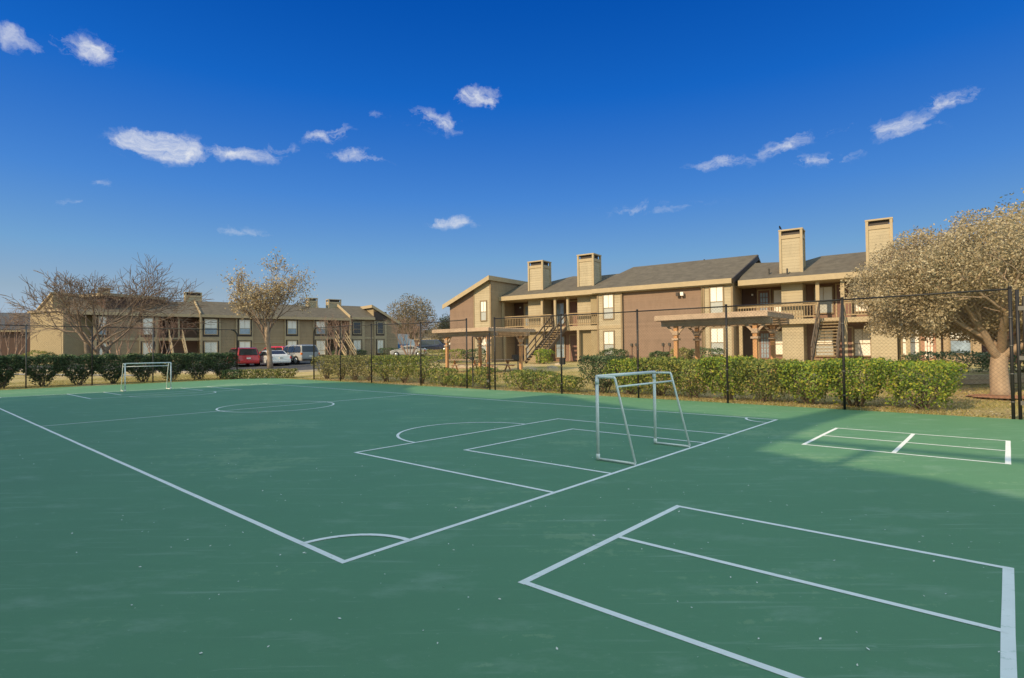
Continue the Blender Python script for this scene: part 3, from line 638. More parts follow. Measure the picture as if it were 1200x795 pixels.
# big tree on the right: short stout trunk, wide low canopy
wide = dict(depth=3, kids=[4, 4, 4], spread=[.5, .55, .6], short=.6, thin=.6, kr=.62, wob=.09, up=[.04, .0, -.05, -.05], rmin=.01, limbs=7, limb_ang=1.0, len=1.95, seed=4, lr=.62, twig='bark_pale', follow=.1, low=.25, same=True)
def right_tree():
    X, Y = 13.75, 15.75; base = G(X, Y)
    t, tips = tree('shade_tree', 'broad shade tree covered in dry tan leaves, stout pale trunk beside the right fence post', (X, Y), [((0, 0, -.05), (0, 0, 1), 1.45, .235)], wide, 'bark_pale')
    n = 145000
    u = RNG.normal(size=(n, 3)); u /= np.linalg.norm(u, axis=1)[:, None]; r = np.minimum(RNG.random(n) ** (1 / 3.2), .985)
    ph = RNG.uniform(0, 6.28, 8)
    lump = .93 + .09 * np.sin(3 * np.arctan2(u[:, 1], u[:, 0]) + ph[0]) + .12 * np.sin(7 * u[:, 2] + ph[1]) * np.cos(6 * u[:, 0] + ph[2]) + .08 * np.sin(9 * u[:, 0] + ph[7]) * np.sin(8 * u[:, 1] + ph[4]) + .06 * np.sin(11 * u[:, 0] + 9 * u[:, 1] + ph[3])
    P = u * r[:, None] * lump[:, None] * np.array([3.85, 3.2, 2.5]); P[:, 2] = np.where(P[:, 2] < 0, P[:, 2] * .72, P[:, 2]); P += np.array([.35, .7, 3.1])
    gap = np.sin(P[:, 0] * 3.1 + ph[4]) * np.sin(P[:, 1] * 2.7 + ph[5]) * np.sin(P[:, 2] * 3.6 + ph[6])
    P = P[gap > -.5 + RNG.uniform(-.1, .35, n)]
    T = np.array([tuple(a) for a, _ in tips]); Q = T[RNG.integers(0, len(T), 16000)] + RNG.normal(0, .2, (16000, 3)); Q = Q[(Q[:, 2] > 1.9) & (Q[:, 1] > -1.5) & (((Q[:, 0] - .3) / 3.9) ** 2 + ((Q[:, 1] - .7) / 3.3) ** 2 + ((Q[:, 2] - 3.1) / 2.5) ** 2 < 1)]
    P = np.concatenate([P, Q]); P = P[(P[:, 2] > 1.72 + .16 * np.sin(P[:, 0] * 3.3) + .12 * np.sin(P[:, 0] * 8 + P[:, 1] * 5) - .2 * np.clip(-P[:, 0] - 1.5, 0, 1) + .55 * np.clip(-.755 * P[:, 0] - .667 * P[:, 1], 0, 3) * np.exp(-((.667 * P[:, 0] - .755 * P[:, 1]) / .9) ** 2))]
    # upright whips over the top outline
    b = MB(); W_ = []
    for _ in range(70):
        a = random.uniform(0, 6.28); q = random.uniform(.2, .95); x, y = .3 + 3.5 * q * math.cos(a), .95 + 2.8 * q * math.sin(a); z = 3.0 + 2.0 * math.sqrt(max(0, 1 - q * q))
        L = random.uniform(.2, .5); e = (x + random.gauss(0, .1), y + random.gauss(0, .1), z + L); near = min(tips, key=lambda q_: (q_[0] - Vector((x, y, z))).length)[0]; b.tube([near, (x, y, z), e], [.012, .009, .004], 'twig', 3)
        for s in range(7): W_.append((x + (e[0] - x) * s / 6 + random.gauss(0, .04), y + (e[1] - y) * s / 6 + random.gauss(0, .04), z + L * s / 6))
    br = [c for c in t.children if c.name.startswith('branch')][0]
    bb = b; vs = [tuple(v.co) for v in br.data.vertices]; 
    nm = MB(); nm.add(vs, [tuple(p.vertices) for p in br.data.polygons], 'bark_pale'); nm.add(b.v, b.f, 'twig')
    me_old = br.data; bpy.data.objects.remove(br); nm.build('branch', t, True)
    P = np.concatenate([P, np.array(W_)]); V, F = leaf_quads(P, .075, aspect=.5); npmesh('crown', V, F, 'dry_leaf', t)
    V = MB(); k = 28
    V.add([(math.cos(i * 6.283 / k) * (.75 + .08 * math.sin(i * 2.3)), math.sin(i * 6.283 / k) * (.75 + .08 * math.cos(i * 1.7)), .035) for i in range(k)] + [(0, 0, .1)], [(i, (i + 1) % k, k) for i in range(k)], 'soil_red')
    o = V.build('mulch_ring'); o.location = (X, Y, base - .02); tag(o, 'reddish soil ring round the foot of the stout pale trunk', 'soil bed')
right_tree()
P2 = dict(vase); P2.update(len=1.75, limbs=6, depth=3, seed=3)
tree('tall_tree', 'second tree with greener leaves reaching in at the top right edge', (18.1, 17.4), [((0, 0, 0), (-.03, 0, 1), 3.3, .2)], P2, 'bark_pale', 'green_leaf', 6500, .1, .3)
myr = dict(depth=3, kids=[3, 4, 4], spread=[.35, .45, .55], short=.62, thin=.6, kr=.6, wob=.08, up=[.2, .1, .05], rmin=.009, limbs=2, limb_ang=.45, len=1.25, lr=.7, twig='twig_red', follow=.8, low=.2)
def myrtle(label, xy, s=1.0, name='crape_myrtle'):
    tr = []
    for i in range(6):
        a = i * 1.05 + random.uniform(-.3, .3); tr.append(((math.cos(a) * .15 * s, math.sin(a) * .15 * s, 0), (math.cos(a) * .45, math.sin(a) * .45, 1), 1.3 * s, .05 * s))
    q = dict(myr); q['len'] = 1.25 * s; tree(name, label, xy, tr, q, 'twig_red', group='bare crape myrtles')
myrtle('bare twiggy crape myrtle in front of the tan wall right of the bare tree', (-37.3, 53.0), 1.25)
myrtle('bare reddish crape myrtle in front of the left outdoor staircase', (-33.0, 52.2), 1.3)
myrtle('bare vase shaped crape myrtle in front of the far right staircase', (-19.6, 62.0), 1.35)
myrtle('bare crape myrtle in front of the parked silver car', (-12.4, 67.5), 1.35)
myrtle('low bare crape myrtle cut off by the left edge', (-45.5, 50.5), 1.4)
myrtle('small bare shrub standing close to the far brown gable wall', (-2.3, 47.0), .75)
def ball_tree(name, label, xy, H, w, leaf, n, sz, trunk=2.2):
    X, Y = xy; P_ = dict(vase); P_.update(len=H * .3, limbs=6, depth=3)
    t, tips = tree(name, label, xy, [((0, 0, 0), (0, 0, 1), trunk, .2)], P_, 'bark_grey')
    u = RNG.normal(size=(n, 3)); u /= np.linalg.norm(u, axis=1)[:, None]; r = RNG.random(n) ** .4; ph = RNG.uniform(0, 6.28, 4)
    lump = 1 + .14 * np.sin(5 * u[:, 0] + ph[0]) * np.cos(4 * u[:, 2] + ph[1]) + .1 * np.sin(9 * u[:, 1] + 7 * u[:, 0] + ph[2])
    P = u * (r * lump)[:, None] * np.array([w / 2, w / 2, (H - trunk * .7) / 2]) + np.array([0, 0, (H + trunk * .7) / 2])
    V, F = leaf_quads(P, sz); npmesh('crown', V, F, leaf, t)
ball_tree('far_tree', 'big rounded brownish tree between the two apartment buildings', (-16.4, 92), 9.2, 8.0, 'far_leaf', 9000, .26)
ball_tree('far_tree', 'small dark evergreen tree left of the brown gable wall', (-10.4, 98), 6.8, 5.6, 'pine_leaf', 5000, .25)
ball_tree('far_tree', 'low hazy brown tree behind the dark parked vehicle', (-13.5, 112), 6.0, 7.5, 'far_leaf', 5000, .28)
ball_tree('far_tree', 'low brown tree just right of the far end gable', (-20.6, 104), 6.2, 5.5, 'far_leaf', 4500, .26)

# ------------------------------------------------------------------ apartment buildings
def fbox(parent, name, x0, x1, y0, y1, z0, z1, m, bevel=0):
    b = MB(); b.box(x0, x1, y0, y1, z0, z1, m); return b.build(name, parent, bevel=bevel)
def window(parent, x0, x1, z0, z1, y, split=.45, style='blind', fm='frame'):
    """glazing with blinds above and a screened sash below, in a projecting frame"""
    b = MB(); zs = z0 + (z1 - z0) * split
    up, lo = {'blind': ('blind', 'screen'), 'cool': ('blind', 'cool_glass'), 'white': ('blind', 'blind'), 'glass': ('dark_glass', 'dark_glass'), 'blue': ('cool_glass', 'cool_glass')}[style]
    b.box(x0, x1, y - .02, y + .04, zs, z1, up); b.box(x0, x1, y - .012, y + .04, z0, zs - .002, lo)
    xm = (x0 + x1) / 2
    w = b.build('window', parent)
    f = MB(); t = .075
    f.box(x0 - t, x0, y - .07, y + .03, z0 - t, z1 + t, fm); f.box(x1, x1 + t, y - .07, y + .03, z0 - t, z1 + t, fm)
    f.box(x0, x1, y - .068, y + .03, z1, z1 + t, fm); f.box(x0, x1, y - .075, y + .03, z0 - t, z0, fm)
    f.box(x0, x1, y - .045, y - .021, zs - .02, zs + .02, fm)
    if style != 'glass': f.box(xm - .012, xm + .012, y - .04, y - .021, zs + .021, z1, 'dim_trim')
    f.build('window_frame', w); return w
def door(parent, x0, x1, z0, z1, y, m='door_brown', panes=False, fm='trim'):
    b = MB(); b.box(x0, x1, y - .03, y + .03, z0, z1, m)
    if panes:
        nx, nz = 3, 5
        for i in range(nx):
            for j in range(nz):
                a = x0 + .1 + (x1 - x0 - .2) * i / nx; c = z0 + .2 + (z1 - z0 - .35) * j / nz
                b.box(a + .02, a + (x1 - x0 - .2) / nx - .02, y - .045, y - .031, c + .02, c + (z1 - z0 - .35) / nz - .02, panes)
    d = b.build('door', parent)
    f = MB(); t = .07
    f.box(x0 - t, x0, y - .06, y + .03, z0, z1 + t, fm); f.box(x1, x1 + t, y - .06, y + .03, z0, z1 + t, fm); f.box(x0, x1, y - .058, y + .03, z1, z1 + t, fm); f.build('door_frame', d)
    k = MB(); k.tube([(x1 - .1, y - .03, z0 + 1), (x1 - .1, y - .075, z0 + 1), (x1 - .1, y - .09, z0 + 1)], [.02, .02, .03], 'alloy', 8); k.build('door_handle', d)
def railing(parent, x0, x1, y, z, m='deck_wood', h=1.0, gap=.16, picket='deck_wood'):
    b = MB(); b.box(x0, x1, y - .07, y + .07, z + h - .06, z + h, m); b.box(x0, x1, y - .03, y + .03, z + h - .2, z + h - .1, m); b.box(x0, x1, y - .03, y + .03, z + .1, z + .18, m)
    x = x0 + gap / 2
    while x < x1:
        b.box(x - .017, x + .017, y - .017, y + .017, z + .18, z + h - .2, picket); x += gap
    b.build('railing', parent)
def stairs(parent, x0, x1, z0, z1, y, run, mt='stair_wood', ms='stair_dark', out=-1):
    """open flight coming straight out of the balcony front at y"""
    n = 14; b = MB()
    for i in range(n):
        t = (i + .5) / n; yy = y + out * run * (1 - t); zz = z0 + (z1 - z0) * (i + 1) / (n + 1)
        b.box(x0 + .06, x1 - .06, yy - .14, yy + .14, zz - .05, zz, mt)
    st = b.build('staircase', parent)
    b = MB()
    for x in (x0, x1):
        b.bar((x, y + out * run, z0 + .02), (x, y, z1 - .12), .07, .26, ms)
    b.build('stringer', st)
    for x in (x0 - .02, x1 + .02):
        b = MB(); b.bar((x, y + out * (run - .1), z0 + 1.0), (x, y + out * .05, z1 + .95), .06, .1, ms); b.bar((x, y + out * (run - .1), z0 + .5), (x, y + out * .05, z1 + .45), .04, .08, ms)
        for t in (0.02, .34, .67, .99):
            yy = y + out * (run - .1) * (1 - t); zz = z0 + (z1 - z0) * t; b.bar((x, yy, zz - .02), (x, yy, zz + .98), .07, .07, ms)
        b.build('handrail', st)
def chimney(parent, x0, x1, y0, y1, z0, z1, m='tan_siding', tm='trim'):
    b = MB(); b.box(x0, x1, y0, y1, z0, z1 - .34, m); c = b.build('chimney', parent)
    t = MB(); e = .045
    for x in (x0, x1):
        for y in (y0, y1): t.box(x - .07, x + .07, y - .07, y + .07, z0, z1 - .02, tm)
    t.box(x0 + .07, x1 - .07, y0 - e, y0 + e, z1 - .52, z1 - .3, tm); t.box(x0 + .07, x1 - .07, y1 - e, y1 + e, z1 - .52, z1 - .3, tm)
    t.box(x0 - e, x0 + e, y0 + .07, y1 - .07, z1 - .52, z1 - .3, tm); t.box(x1 - e, x1 + e, y0 + .07, y1 - .07, z1 - .52, z1 - .3, tm)
    t.build('corner_board', c)
    k = MB(); k.box(x0 - .09, x1 + .09, y0 - .09, y1 + .09, z1 - .02, z1 + .07, tm); k.box(x0 + .12, x1 - .12, y0 + .12, y1 - .12, z1 - .34, z1 - .021, 'dark_trim')
    k.build('chimney_cap', c)
def lamp(parent, x, y, z):
    b = MB(); b.box(x - .06, x + .06, y - .05, y, z - .1, z + .1, 'lamp_metal'); b.box(x - .05, x + .05, y - .16, y - .051, z - .06, z + .05, 'blind'); b.build('wall_lamp', parent)
def roof_plane(parent, pts, slope, y0, z0, back, m='shingle', thick=.16, name='roof'):
    """pts: (x, distance back from the eave) round the outline in order; the last run is the ridge, from which a rear slope falls"""
    front = [(x, y0 + u, z0 + slope * u) for x, u in pts]; b = MB(); b.slab(front, thick, m)
    rid = [p for p, (x, u) in zip(front, pts) if u > .3]
    for a, c in zip(rid[:-1], rid[1:]):
        b.slab([a, c, (c[0], c[1] + back, c[2] - slope * back), (a[0], a[1] + back, a[2] - slope * back)], thick, m)
    return b.build(name, parent)
def bld_A():
    t = thing('apartment_building', 'two storey tan and brown apartment building with balconies and tall chimneys on the right', 'building', (6.47, 41.5, 0), math.atan2(-.575, .8182), 'apartment buildings')
    zb, f1, ev = .3, 3.35, 6.0
    # --- left wing: mono-pitched block standing 1.45 m forward
    yw = -1.45; xl, xb, xr = -13.4, -10.7, -8.95
    top = lambda x: 5.55 + (x - xl) * (7.42 - 5.55) / (xr - xl)
    b = MB(); b.prism([(xl, zb), (xb, zb), (xb, top(xb)), (xl, top(xl))], 1, yw, 9, 'brown_siding'); b.build('wing_wall', t)
    b = MB(); b.prism([(xb + .002, zb), (xr, zb), (xr, top(xr)), (xb + .002, top(xb))], 1, yw - .03, 9, 'tan_siding'); b.build('wing_bay', t)
    b = MB(); b.box(xr + .002, xr + .03, yw + .02, 9, zb, 7.38, 'taupe_siding'); b.build('side_wall', t)
    b = MB(); b.box(xr - .09, xr + .05, yw - .07, yw - .031, zb, 7.2, 'frame'); b.box(xb - .05, xb + .05, yw - .06, yw - .031, zb, top(xb) - .1, 'frame'); b.build('corner_board', t)
    b = MB()
    P0, P1 = (xl - .45, top(xl - .45)), (xr + .12, top(xr + .12))
    b.prism([(P0[0], P0[1] + .04), (P1[0], P1[1] + .04), (P1[0], P1[1] + .16), (P0[0], P0[1] + .16)], 1, yw - .42, 9.4, 'shingle'); b.build('wing_roof', t)
    b = MB(); b.prism([(P0[0], P0[1] - .2), (P1[0], P1[1] - .2), (P1[0], P1[1] + .17), (P0[0], P0[1] + .17)], 1, yw - .47, yw - .421, 'trim')
    b.box(P1[0] + .002, P1[0] + .05, yw - .47, 9.4, P1[1] - .2, P1[1] + .17, 'dim_trim'); b.build('rake_board', t)
    window(t, -9.95, -9.4, 4.05, 5.6, yw - .035); window(t, -9.95, -9.4, 1.3, 2.75, yw - .035)
    # --- balcony section
    yb = 1.9
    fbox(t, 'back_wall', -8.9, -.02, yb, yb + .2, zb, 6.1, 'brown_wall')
    b = MB(); b.box(-8.9, -.02, -.02, yb - .002, f1 - .32, f1, 'trim'); b.build('balcony_floor', t)
    b = MB(); b.box(-8.9, -.02, .2, yb, 5.62, 5.7, 'trim'); b.build('ceiling', t)
    fbox(t, 'side_return', -.7, -.02, .12, yb, zb, 5.6, 'gold_wall')
    for x in (-4.95, -3.75, -2.62, -8.8):
        fbox(t, 'column', x - .09, x + .09, -.05, .13, f1 + .002, 5.62, 'trim'); 
    for x in (-8.7, -1.75): fbox(t, 'column', x - .09, x + .09, -.01, .17, zb, f1 - .322, 'trim')
    railing(t, -8.7, -4.05, -.03, f1); railing(t, -2.55, -.05, -.03, f1)
    for (x0, x1) in ((-6.55, -5.2), (-2.0, -.72)):
        fbox(t, 'chimney_chase', x0, x1, .42, yb - .002, f1 + .002, 5.61, 'tan_siding'); fbox(t, 'chimney_chase', x0, x1, .42, yb - .002, zb, f1 - .33, 'gold_wall')
    for z0 in (f1 + .02, .65):
        door(t, -7.85, -7.05, z0, z0 + 2.05, yb - .04, 'dim_trim', 'cool_glass'); window(t, -6.95 + .0, -6.62, z0 + .2, z0 + 1.95, yb - .04, style='blue')
        window(t, -4.75, -4.0, z0 + .3, z0 + 1.95, yb - .04, style='blue'); door(t, -3.45, -2.55, z0, z0 + 2.05, yb - .04); window(t, -2.45, -2.07, z0 + .3, z0 + 1.95, yb - .04, style='cool')
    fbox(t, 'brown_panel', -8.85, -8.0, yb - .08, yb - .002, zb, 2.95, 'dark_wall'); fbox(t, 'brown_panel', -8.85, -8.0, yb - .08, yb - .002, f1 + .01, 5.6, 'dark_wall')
    lamp(t, -8.2, yb - .081, 5.2); lamp(t, -8.2, yb - .081, 2.5)
    stairs(t, -3.9, -2.75, .62, f1, -.06, 4.0)
    # --- brown front block with a tan bay at each end
    b = MB(); b.box(1.92, 7.72, 0, 9, zb, 5.9, 'brown_siding'); b.build('front_wall', t)
    for (x0, x1, w0, w1) in ((0, 1.9, .5, 1.25), (7.74, 9.55, 8.2, 8.98)):
        b = MB(); b.box(x0, x1, -.12, 9, zb, 5.9, 'tan_siding'); b.build('bay', t)
        b = MB()
        for x in (x0, x1): b.box(x - .05, x + .07, -.17, -.121, zb, 5.7, 'frame')
        b.box(x0 + .075, x1 - .055, -.165, -.121, 3.05, 3.3, 'trim'); b.build('corner_board', t)
        window(t, w0, w1, 3.8, 5.55, -.125); window(t, w0, w1, 1.15, 2.85, -.125)
    b = MB(); b.box(9.555, 9.6, .0, 3, zb, 5.85, 'taupe_siding'); b.build('side_wall', t)
    b = MB(); b.tube([(7.62, -.06, zb), (7.62, -.06, 5.5), (7.62, -.3, 5.7)], .045, 'trim', 8); b.build('downpipe', t, True)
    b = MB(); b.tube([(6.2, 0, 5.2), (6.2, -.2, 5.25)], .04, 'lamp_metal', 8); b.box(5.95, 6.15, -.32, -.14, 5.12, 5.36, 'dark_trim'); b.box(6.25, 6.45, -.32, -.14, 5.12, 5.36, 'blind'); b.build('flood_lamp', t)
    for x in (2.6, 2.95, 4.9, 5.35):
        b = MB(); b.tube([(x, -.06, .5), (x, -.06, 1.75)], .025, 'brown_wall', 6); b.box(x - .07, x + .07, -.12, -.001, 1.75, 1.95, 'lamp_metal'); b.build('gas_meter_pipe', t)
    # --- right balcony section
    ys = .5; yk = 2.4
    fbox(t, 'back_wall', 9.62, 20.3, yk, yk + .2, zb, 6.1, 'brown_wall')
    b = MB(); b.box(9.62, 20.3, ys - .02, yk - .002, f1 - .36, f1 - .06, 'trim'); b.build('balcony_floor', t)
    b = MB(); b.box(9.62, 20.3, ys + .2, yk, 5.55, 5.62, 'trim'); b.build('ceiling', t)
    for x in (14.35, 15.65, 20.1): fbox(t, 'column', x - .1, x + .1, ys - .05, ys + .15, f1 - .058, 5.55, 'trim')
    for x in (9.9, 15.75, 18.75, 20.1): fbox(t, 'column', x - .1, x + .1, ys - .01, ys + .17, zb, f1 - .362, 'trim')
    railing(t, 9.7, 14.3, ys - .03, f1 - .06); railing(t, 15.7, 20.0, ys - .03, f1 - .06)
    for (x0, x1) in ((12.3, 13.5), (17.0, 18.25)):
        fbox(t, 'chimney_chase', x0, x1, ys + .35, yk - .002, f1 - .05, 5.54, 'tan_siding'); fbox(t, 'chimney_chase', x0, x1, ys + .35, yk - .002, zb, f1 - .37, 'tan_siding')
    for z0 in (f1, .65):
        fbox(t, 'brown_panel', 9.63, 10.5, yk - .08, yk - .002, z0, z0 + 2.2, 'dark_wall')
        door(t, 10.65, 11.35, z0, z0 + 2.0, yk - .04, 'door_brown', 'cool_glass'); window(t, 11.6, 12.6, z0 + .45, z0 + 1.95, yk - .04, style='white')
        window(t, 14.0, 14.95, z0 + .35, z0 + 1.95, yk - .04); door(t, 15.2, 15.95, z0, z0 + 2.05, yk - .04)
        window(t, 16.1, 16.9, z0 + .35, z0 + 1.95, yk - .04, style='white')
        window(t, 18.5, 19.25, z0 + .4, z0 + 1.95, yk - .9 if z0 < 2 else yk - .04, style='white')
        door(t, 19.4, 20.0, z0, z0 + 2.05, yk - .9 if z0 < 2 else yk - .04, 'pink_frame', 'blind', 'pink_frame')
    fbox(t, 'brown_panel', 18.3, 20.08, yk - .86, yk - .2, zb, 2.95, 'gold_wall')
    stairs(t, 14.45, 15.6, .55, f1 - .06, ys - .06, 4.0)
    lamp(t, 10.3, yk - .081, 5.1)
    fbox(t, 'end_wall', 20.32, 21.9, .6, 9, zb, 5.75, 'taupe_siding'); window(t, 20.62, 21.45, 1.15, 2.7, .59, style='cool'); window(t, 20.62, 21.45, 3.8, 5.4, .59, style='cool')
    # --- roofs (one shingled slope over the left half, one over the right)
    sl = .41
    roof_plane(t, [(-8.9, 0), (9.62, 0), (10.15, 5.35), (.72, 5.35), (.2, 3.75), (-1.5, 3.7), (-4.3, 4.3), (-6.0, 3.2), (-8.9, 3.6)], sl, -.38, ev, 5)
    b = MB(); b.box(-8.9, -.05, -.44, -.381, ev - .34, ev + .0, 'trim'); b.box(-.3, 9.62, -.49, -.441, ev - .3, ev + .02, 'trim'); b.build('fascia', t)
    b = MB(); b.box(-8.9, 9.62, -.38, .2, ev - .36, ev - .3, 'dim_trim'); b.build('soffit', t)
    b = MB(); r0, r1 = (9.68, -.40, ev - .17), (10.2, 4.85, ev - .17 + sl * 5.22); b.bar(r0, r1, .08, .34, 'dark_trim'); b.build('rake_board', t)
    b = MB(); b.prism([(.02, 5.6), (9, 5.6), (9, 6.5), (4.9, 8.0), (.02, 6.05)], 0, 9.4, 9.59, 'dark_wall'); b.build('gable_wall', t)
    roof_plane(t, [(9.9, 0), (22.3, 0), (22.3, 4.0), (16.8, 4.1), (14.25, 4.05), (13.3, 3.2), (9.9, 3.9)], sl, .08, ev - .12, 5)
    b = MB(); b.box(9.9, 22.3, .02, .079, ev - .46, ev - .12, 'trim'); b.build('fascia', t)
    b = MB(); b.box(9.9, 22.3, .08, .7, ev - .48, ev - .44, 'dim_trim'); b.build('soffit', t)
    chimney(t, -6.62, -5.3, .7, 1.9, 5.9, 8.62 + .15); chimney(t, -2.02, -.74, .7, 1.9, 5.9, 8.72 + .12); chimney(t, 12.28, 13.48, .95, 2.0, 5.9, 8.9); chimney(t, 16.92, 18.1, .95, 2.0, 5.9, 8.87)
    for x, u in ((11.6, .9), (12.7, .6), (6.4, 4.9)):
        b = MB(); z = ev + sl * u; b.tube([(x, u, z - .1), (x, u, z + .22)], .05, 'lamp_metal', 8); b.build('vent_pipe', t)
bld_A()
def bld_B():
    t = thing('apartment_building', 'long two storey taupe apartment building behind the parked cars', 'building', (-34.63, 62, 0), math.atan2(.6099, .7925), 'apartment buildings')
    zb, ev, sl = .0, 5.9, .41; F1 = lambda x: 3.3 + .012 * x
    def strip(x0, x1, z, m='dim_trim', y=-.03): fbox(t, 'floor_band', x0, x1, y - .05, y - .002, z - .28, z, m)
    def bay(x0, x1, w0, w1, up='blue', lo='white'):
        b = MB(); b.box(x0, x1, -.16, -.002, zb, 5.6, 'dim_trim'); b.build('bay', t); dz = .012 * x0
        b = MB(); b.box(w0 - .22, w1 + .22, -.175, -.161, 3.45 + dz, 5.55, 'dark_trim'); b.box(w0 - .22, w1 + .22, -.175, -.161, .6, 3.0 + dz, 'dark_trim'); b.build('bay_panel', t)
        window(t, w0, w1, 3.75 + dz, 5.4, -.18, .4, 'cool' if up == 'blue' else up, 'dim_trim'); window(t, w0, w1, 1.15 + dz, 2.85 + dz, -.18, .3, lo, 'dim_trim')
    # main front walls
    for x0, x1 in ((-9.6, -3.9), (-.05, 14.2), (17.1, 20.4)):
        b = MB(); b.box(x0, x1, 0, 9, zb, 5.75, 'taupe_siding'); b.build('front_wall', t)
    bay(-9.5, -8.2, -9.05, -8.5); bay(-5.7, -4.05, -5.35, -4.5, 'white'); bay(-.04, 2.0, .4, 1.6); bay(3.55, 5.4, 3.95, 5.05); bay(8.95, 10.7, 9.3, 10.3); bay(12.4, 14.15, 12.75, 13.8, 'blue'); bay(17.12, 19.1, 17.55, 18.5, 'glass', 'cool')
    b = MB(); b.box(5.5, 8.9, -.06, -.002, 2.72, 2.8, 'dim_trim'); b.build('string_course', t)
    # recessed stair bays
    for x0, x1, dz in ((-3.9, -.05, 0), (14.2, 17.1, .2)):
        fbox(t, 'back_wall', x0, x1, 2.2, 2.4, zb, 5.8, 'brown_wall'); fbox(t, 'landing', x0, x1, 0, 2.198, 3.02 + dz, 3.33 + dz, 'dim_trim')
        b = MB(); b.box(x0, x1, -.04, .04, 4.28 + dz, 4.36 + dz, 'dim_trim'); b.build('railing', t)
        door(t, x0 + .5, x0 + 1.5, 3.36 + dz, 5.4, 2.15, 'dark_wall'); door(t, x0 + .5, x0 + 1.5, .6, 2.7, 2.15, 'dark_wall'); fbox(t, 'column', x0 + 1.75, x0 + 1.9, 0, .15, 3.34 + dz, 5.7, 'dim_trim')
        stairs(t, x0 + .9, x0 + 2.1, .55 + dz, 3.33 + dz, -.02, 4.2, 'stair_dark', 'dim_trim')
    # right end: mono-pitched block with a clerestory facing left
    xl, xr = 20.42, 23.9
    topr = lambda x: 7.42 - (x - xl) * (7.42 - 5.5) / (xr - xl)
    b = MB(); b.prism([(xl, zb), (xr, zb), (xr, topr(xr)), (xl, topr(xl))], 1, -.02, 9, 'taupe_siding'); b.build('wing_wall', t)
    b = MB(); b.box(xl - .03, xl - .002, .02, 9, 5.7, 7.4, 'gold_wall'); b.build('clerestory_wall', t)
    b = MB(); b.prism([(xl - .35, topr(xl - .35) + .02), (xr + .4, topr(xr + .4) + .02), (xr + .4, topr(xr + .4) + .17), (xl - .35, topr(xl - .35) + .17)], 1, -.3, 9.4, 'shingle'); b.build('wing_roof', t)
    b = MB(); b.prism([(xl - .35, topr(xl - .35) - .18), (xr + .4, topr(xr + .4) - .18), (xr + .4, topr(xr + .4) + .18), (xl - .35, topr(xl - .35) + .18)], 1, -.36, -.301, 'dim_trim'); b.box(xl - .41, xl - .352, -.36, 9.4, topr(xl) - .02, topr(xl) + .37, 'trim'); b.build('rake_board', t)
    b = MB(); b.box(xl + .0, xl + 1.75, -.18, -.021, 5.75, 6.9, 'dark_trim'); b.build('bay_panel', t)
    bay(20.45, 22.2, 20.85, 21.65, 'glass', 'cool')
    # roofs; the lit rake boards mark the higher right-hand slopes
    roof_plane(t, [(-11.5, 0), (-.05, 0), (-.05, 4.1), (-11.5, 4.1)], sl, -.35, ev, 5); roof_plane(t, [(0, 0), (16.98, 0), (16.98, 3.6), (13.2, 3.6), (11.8, 4.4), (0, 4.4)], sl, -.55, ev + .02, 5); roof_plane(t, [(17.1, 0), (20.39, 0), (20.39, 4.4), (17.1, 4.4)], sl, -.55, ev + .17, 5)
    for x, z in ((0.0, ev), (17.05, ev + .17)):
        b = MB(); b.bar((x - .08, -.6, z - .0), (x - .08, 3.95, z + sl * 4.5), .1, .34, 'trim'); b.bar((x - .06, -.5, zb), (x - .06, -.5, z), .16, .16, 'dim_trim'); b.build('rake_board', t)
    for x0, x1, y, z in ((-11.5, -.1, -.35, ev), (.05, 16.95, -.55, ev), (17.15, 20.38, -.55, ev + .17)):
        b = MB(); b.box(x0, x1, y - .06, y - .002, z - .3, z + .01, 'dim_trim'); b.box(x0, x1, y, .0, z - .32, z - .26, 'dark_trim'); b.build('fascia', t)
    for x0, x1, s in ((-9.0, -8.1, 8.6), (-.9, .7, 8.55), (13.2, 14.3, 8.55), (15.9, 17.5, 8.5)):
        chimney(t, x0, x1, 4.2, 5.2, 6.5, s + .15)
    strip(-9.55, -3.95, 3.3); strip(17.2, 20.4, 3.52)
bld_B()
def bld_B_end():
    # tan end block, its broad face turned to the sun; high clerestory behind a low front roof
    ang = math.atan2(-.47, .8827) ; t = thing('apartment_block', 'sunlit tan end block with blank walls behind the bare tree', 'building', (-44.06, 54.8, 0), ang, 'apartment buildings')
    fbox(t, 'front_wall', -6.9, 0, 0, 8, 0, 5.95, 'gold_wall'); b = MB(); b.box(-6.9, -.0, -.25, 4.0, 5.96, 6.2, 'trim'); b.build('low_roof', t)
    b = MB(); b.box(.0, .06, -.02, 3.4, 0, 5.94, 'gold_wall'); b.build('side_wall', t)
    b = MB(); b.box(-.35, .02, -.07, -.002, 0, 5.94, 'trim'); b.box(-.22, -.18, -.11, -.071, 0, 5.9, 'dim_trim'); b.build('corner_board', t)
    b = MB(); b.prism([(-6.9, 5.9), (-3.4, 7.75), (-3.4, 5.9)], 1, .5, 9, 'gold_wall'); b.build('clerestory_wall', t)
    b = MB(); b.prism([(-7.3, 5.8), (-3.3, 7.9), (-3.3, 8.05), (-7.3, 5.95)], 1, .3, 9.2, 'trim'); b.build('high_roof', t)
    b = MB(); b.box(-3.35, 1.0, 3.2, 9, 5.9, 7.6, 'dark_wall'); b.build('upper_wall', t); b = MB(); b.box(-3.3, 1.4, 2.7, 9.2, 7.61, 7.9, 'dim_trim'); b.build('upper_roof', t)  # upper wall coloured dark to stand for the shade on it
    b = MB(); b.box(-4.0, -3.75, -.16, -.002, .9, 1.2, 'dark_trim'); b.build('outlet_box', t)
bld_B_end()
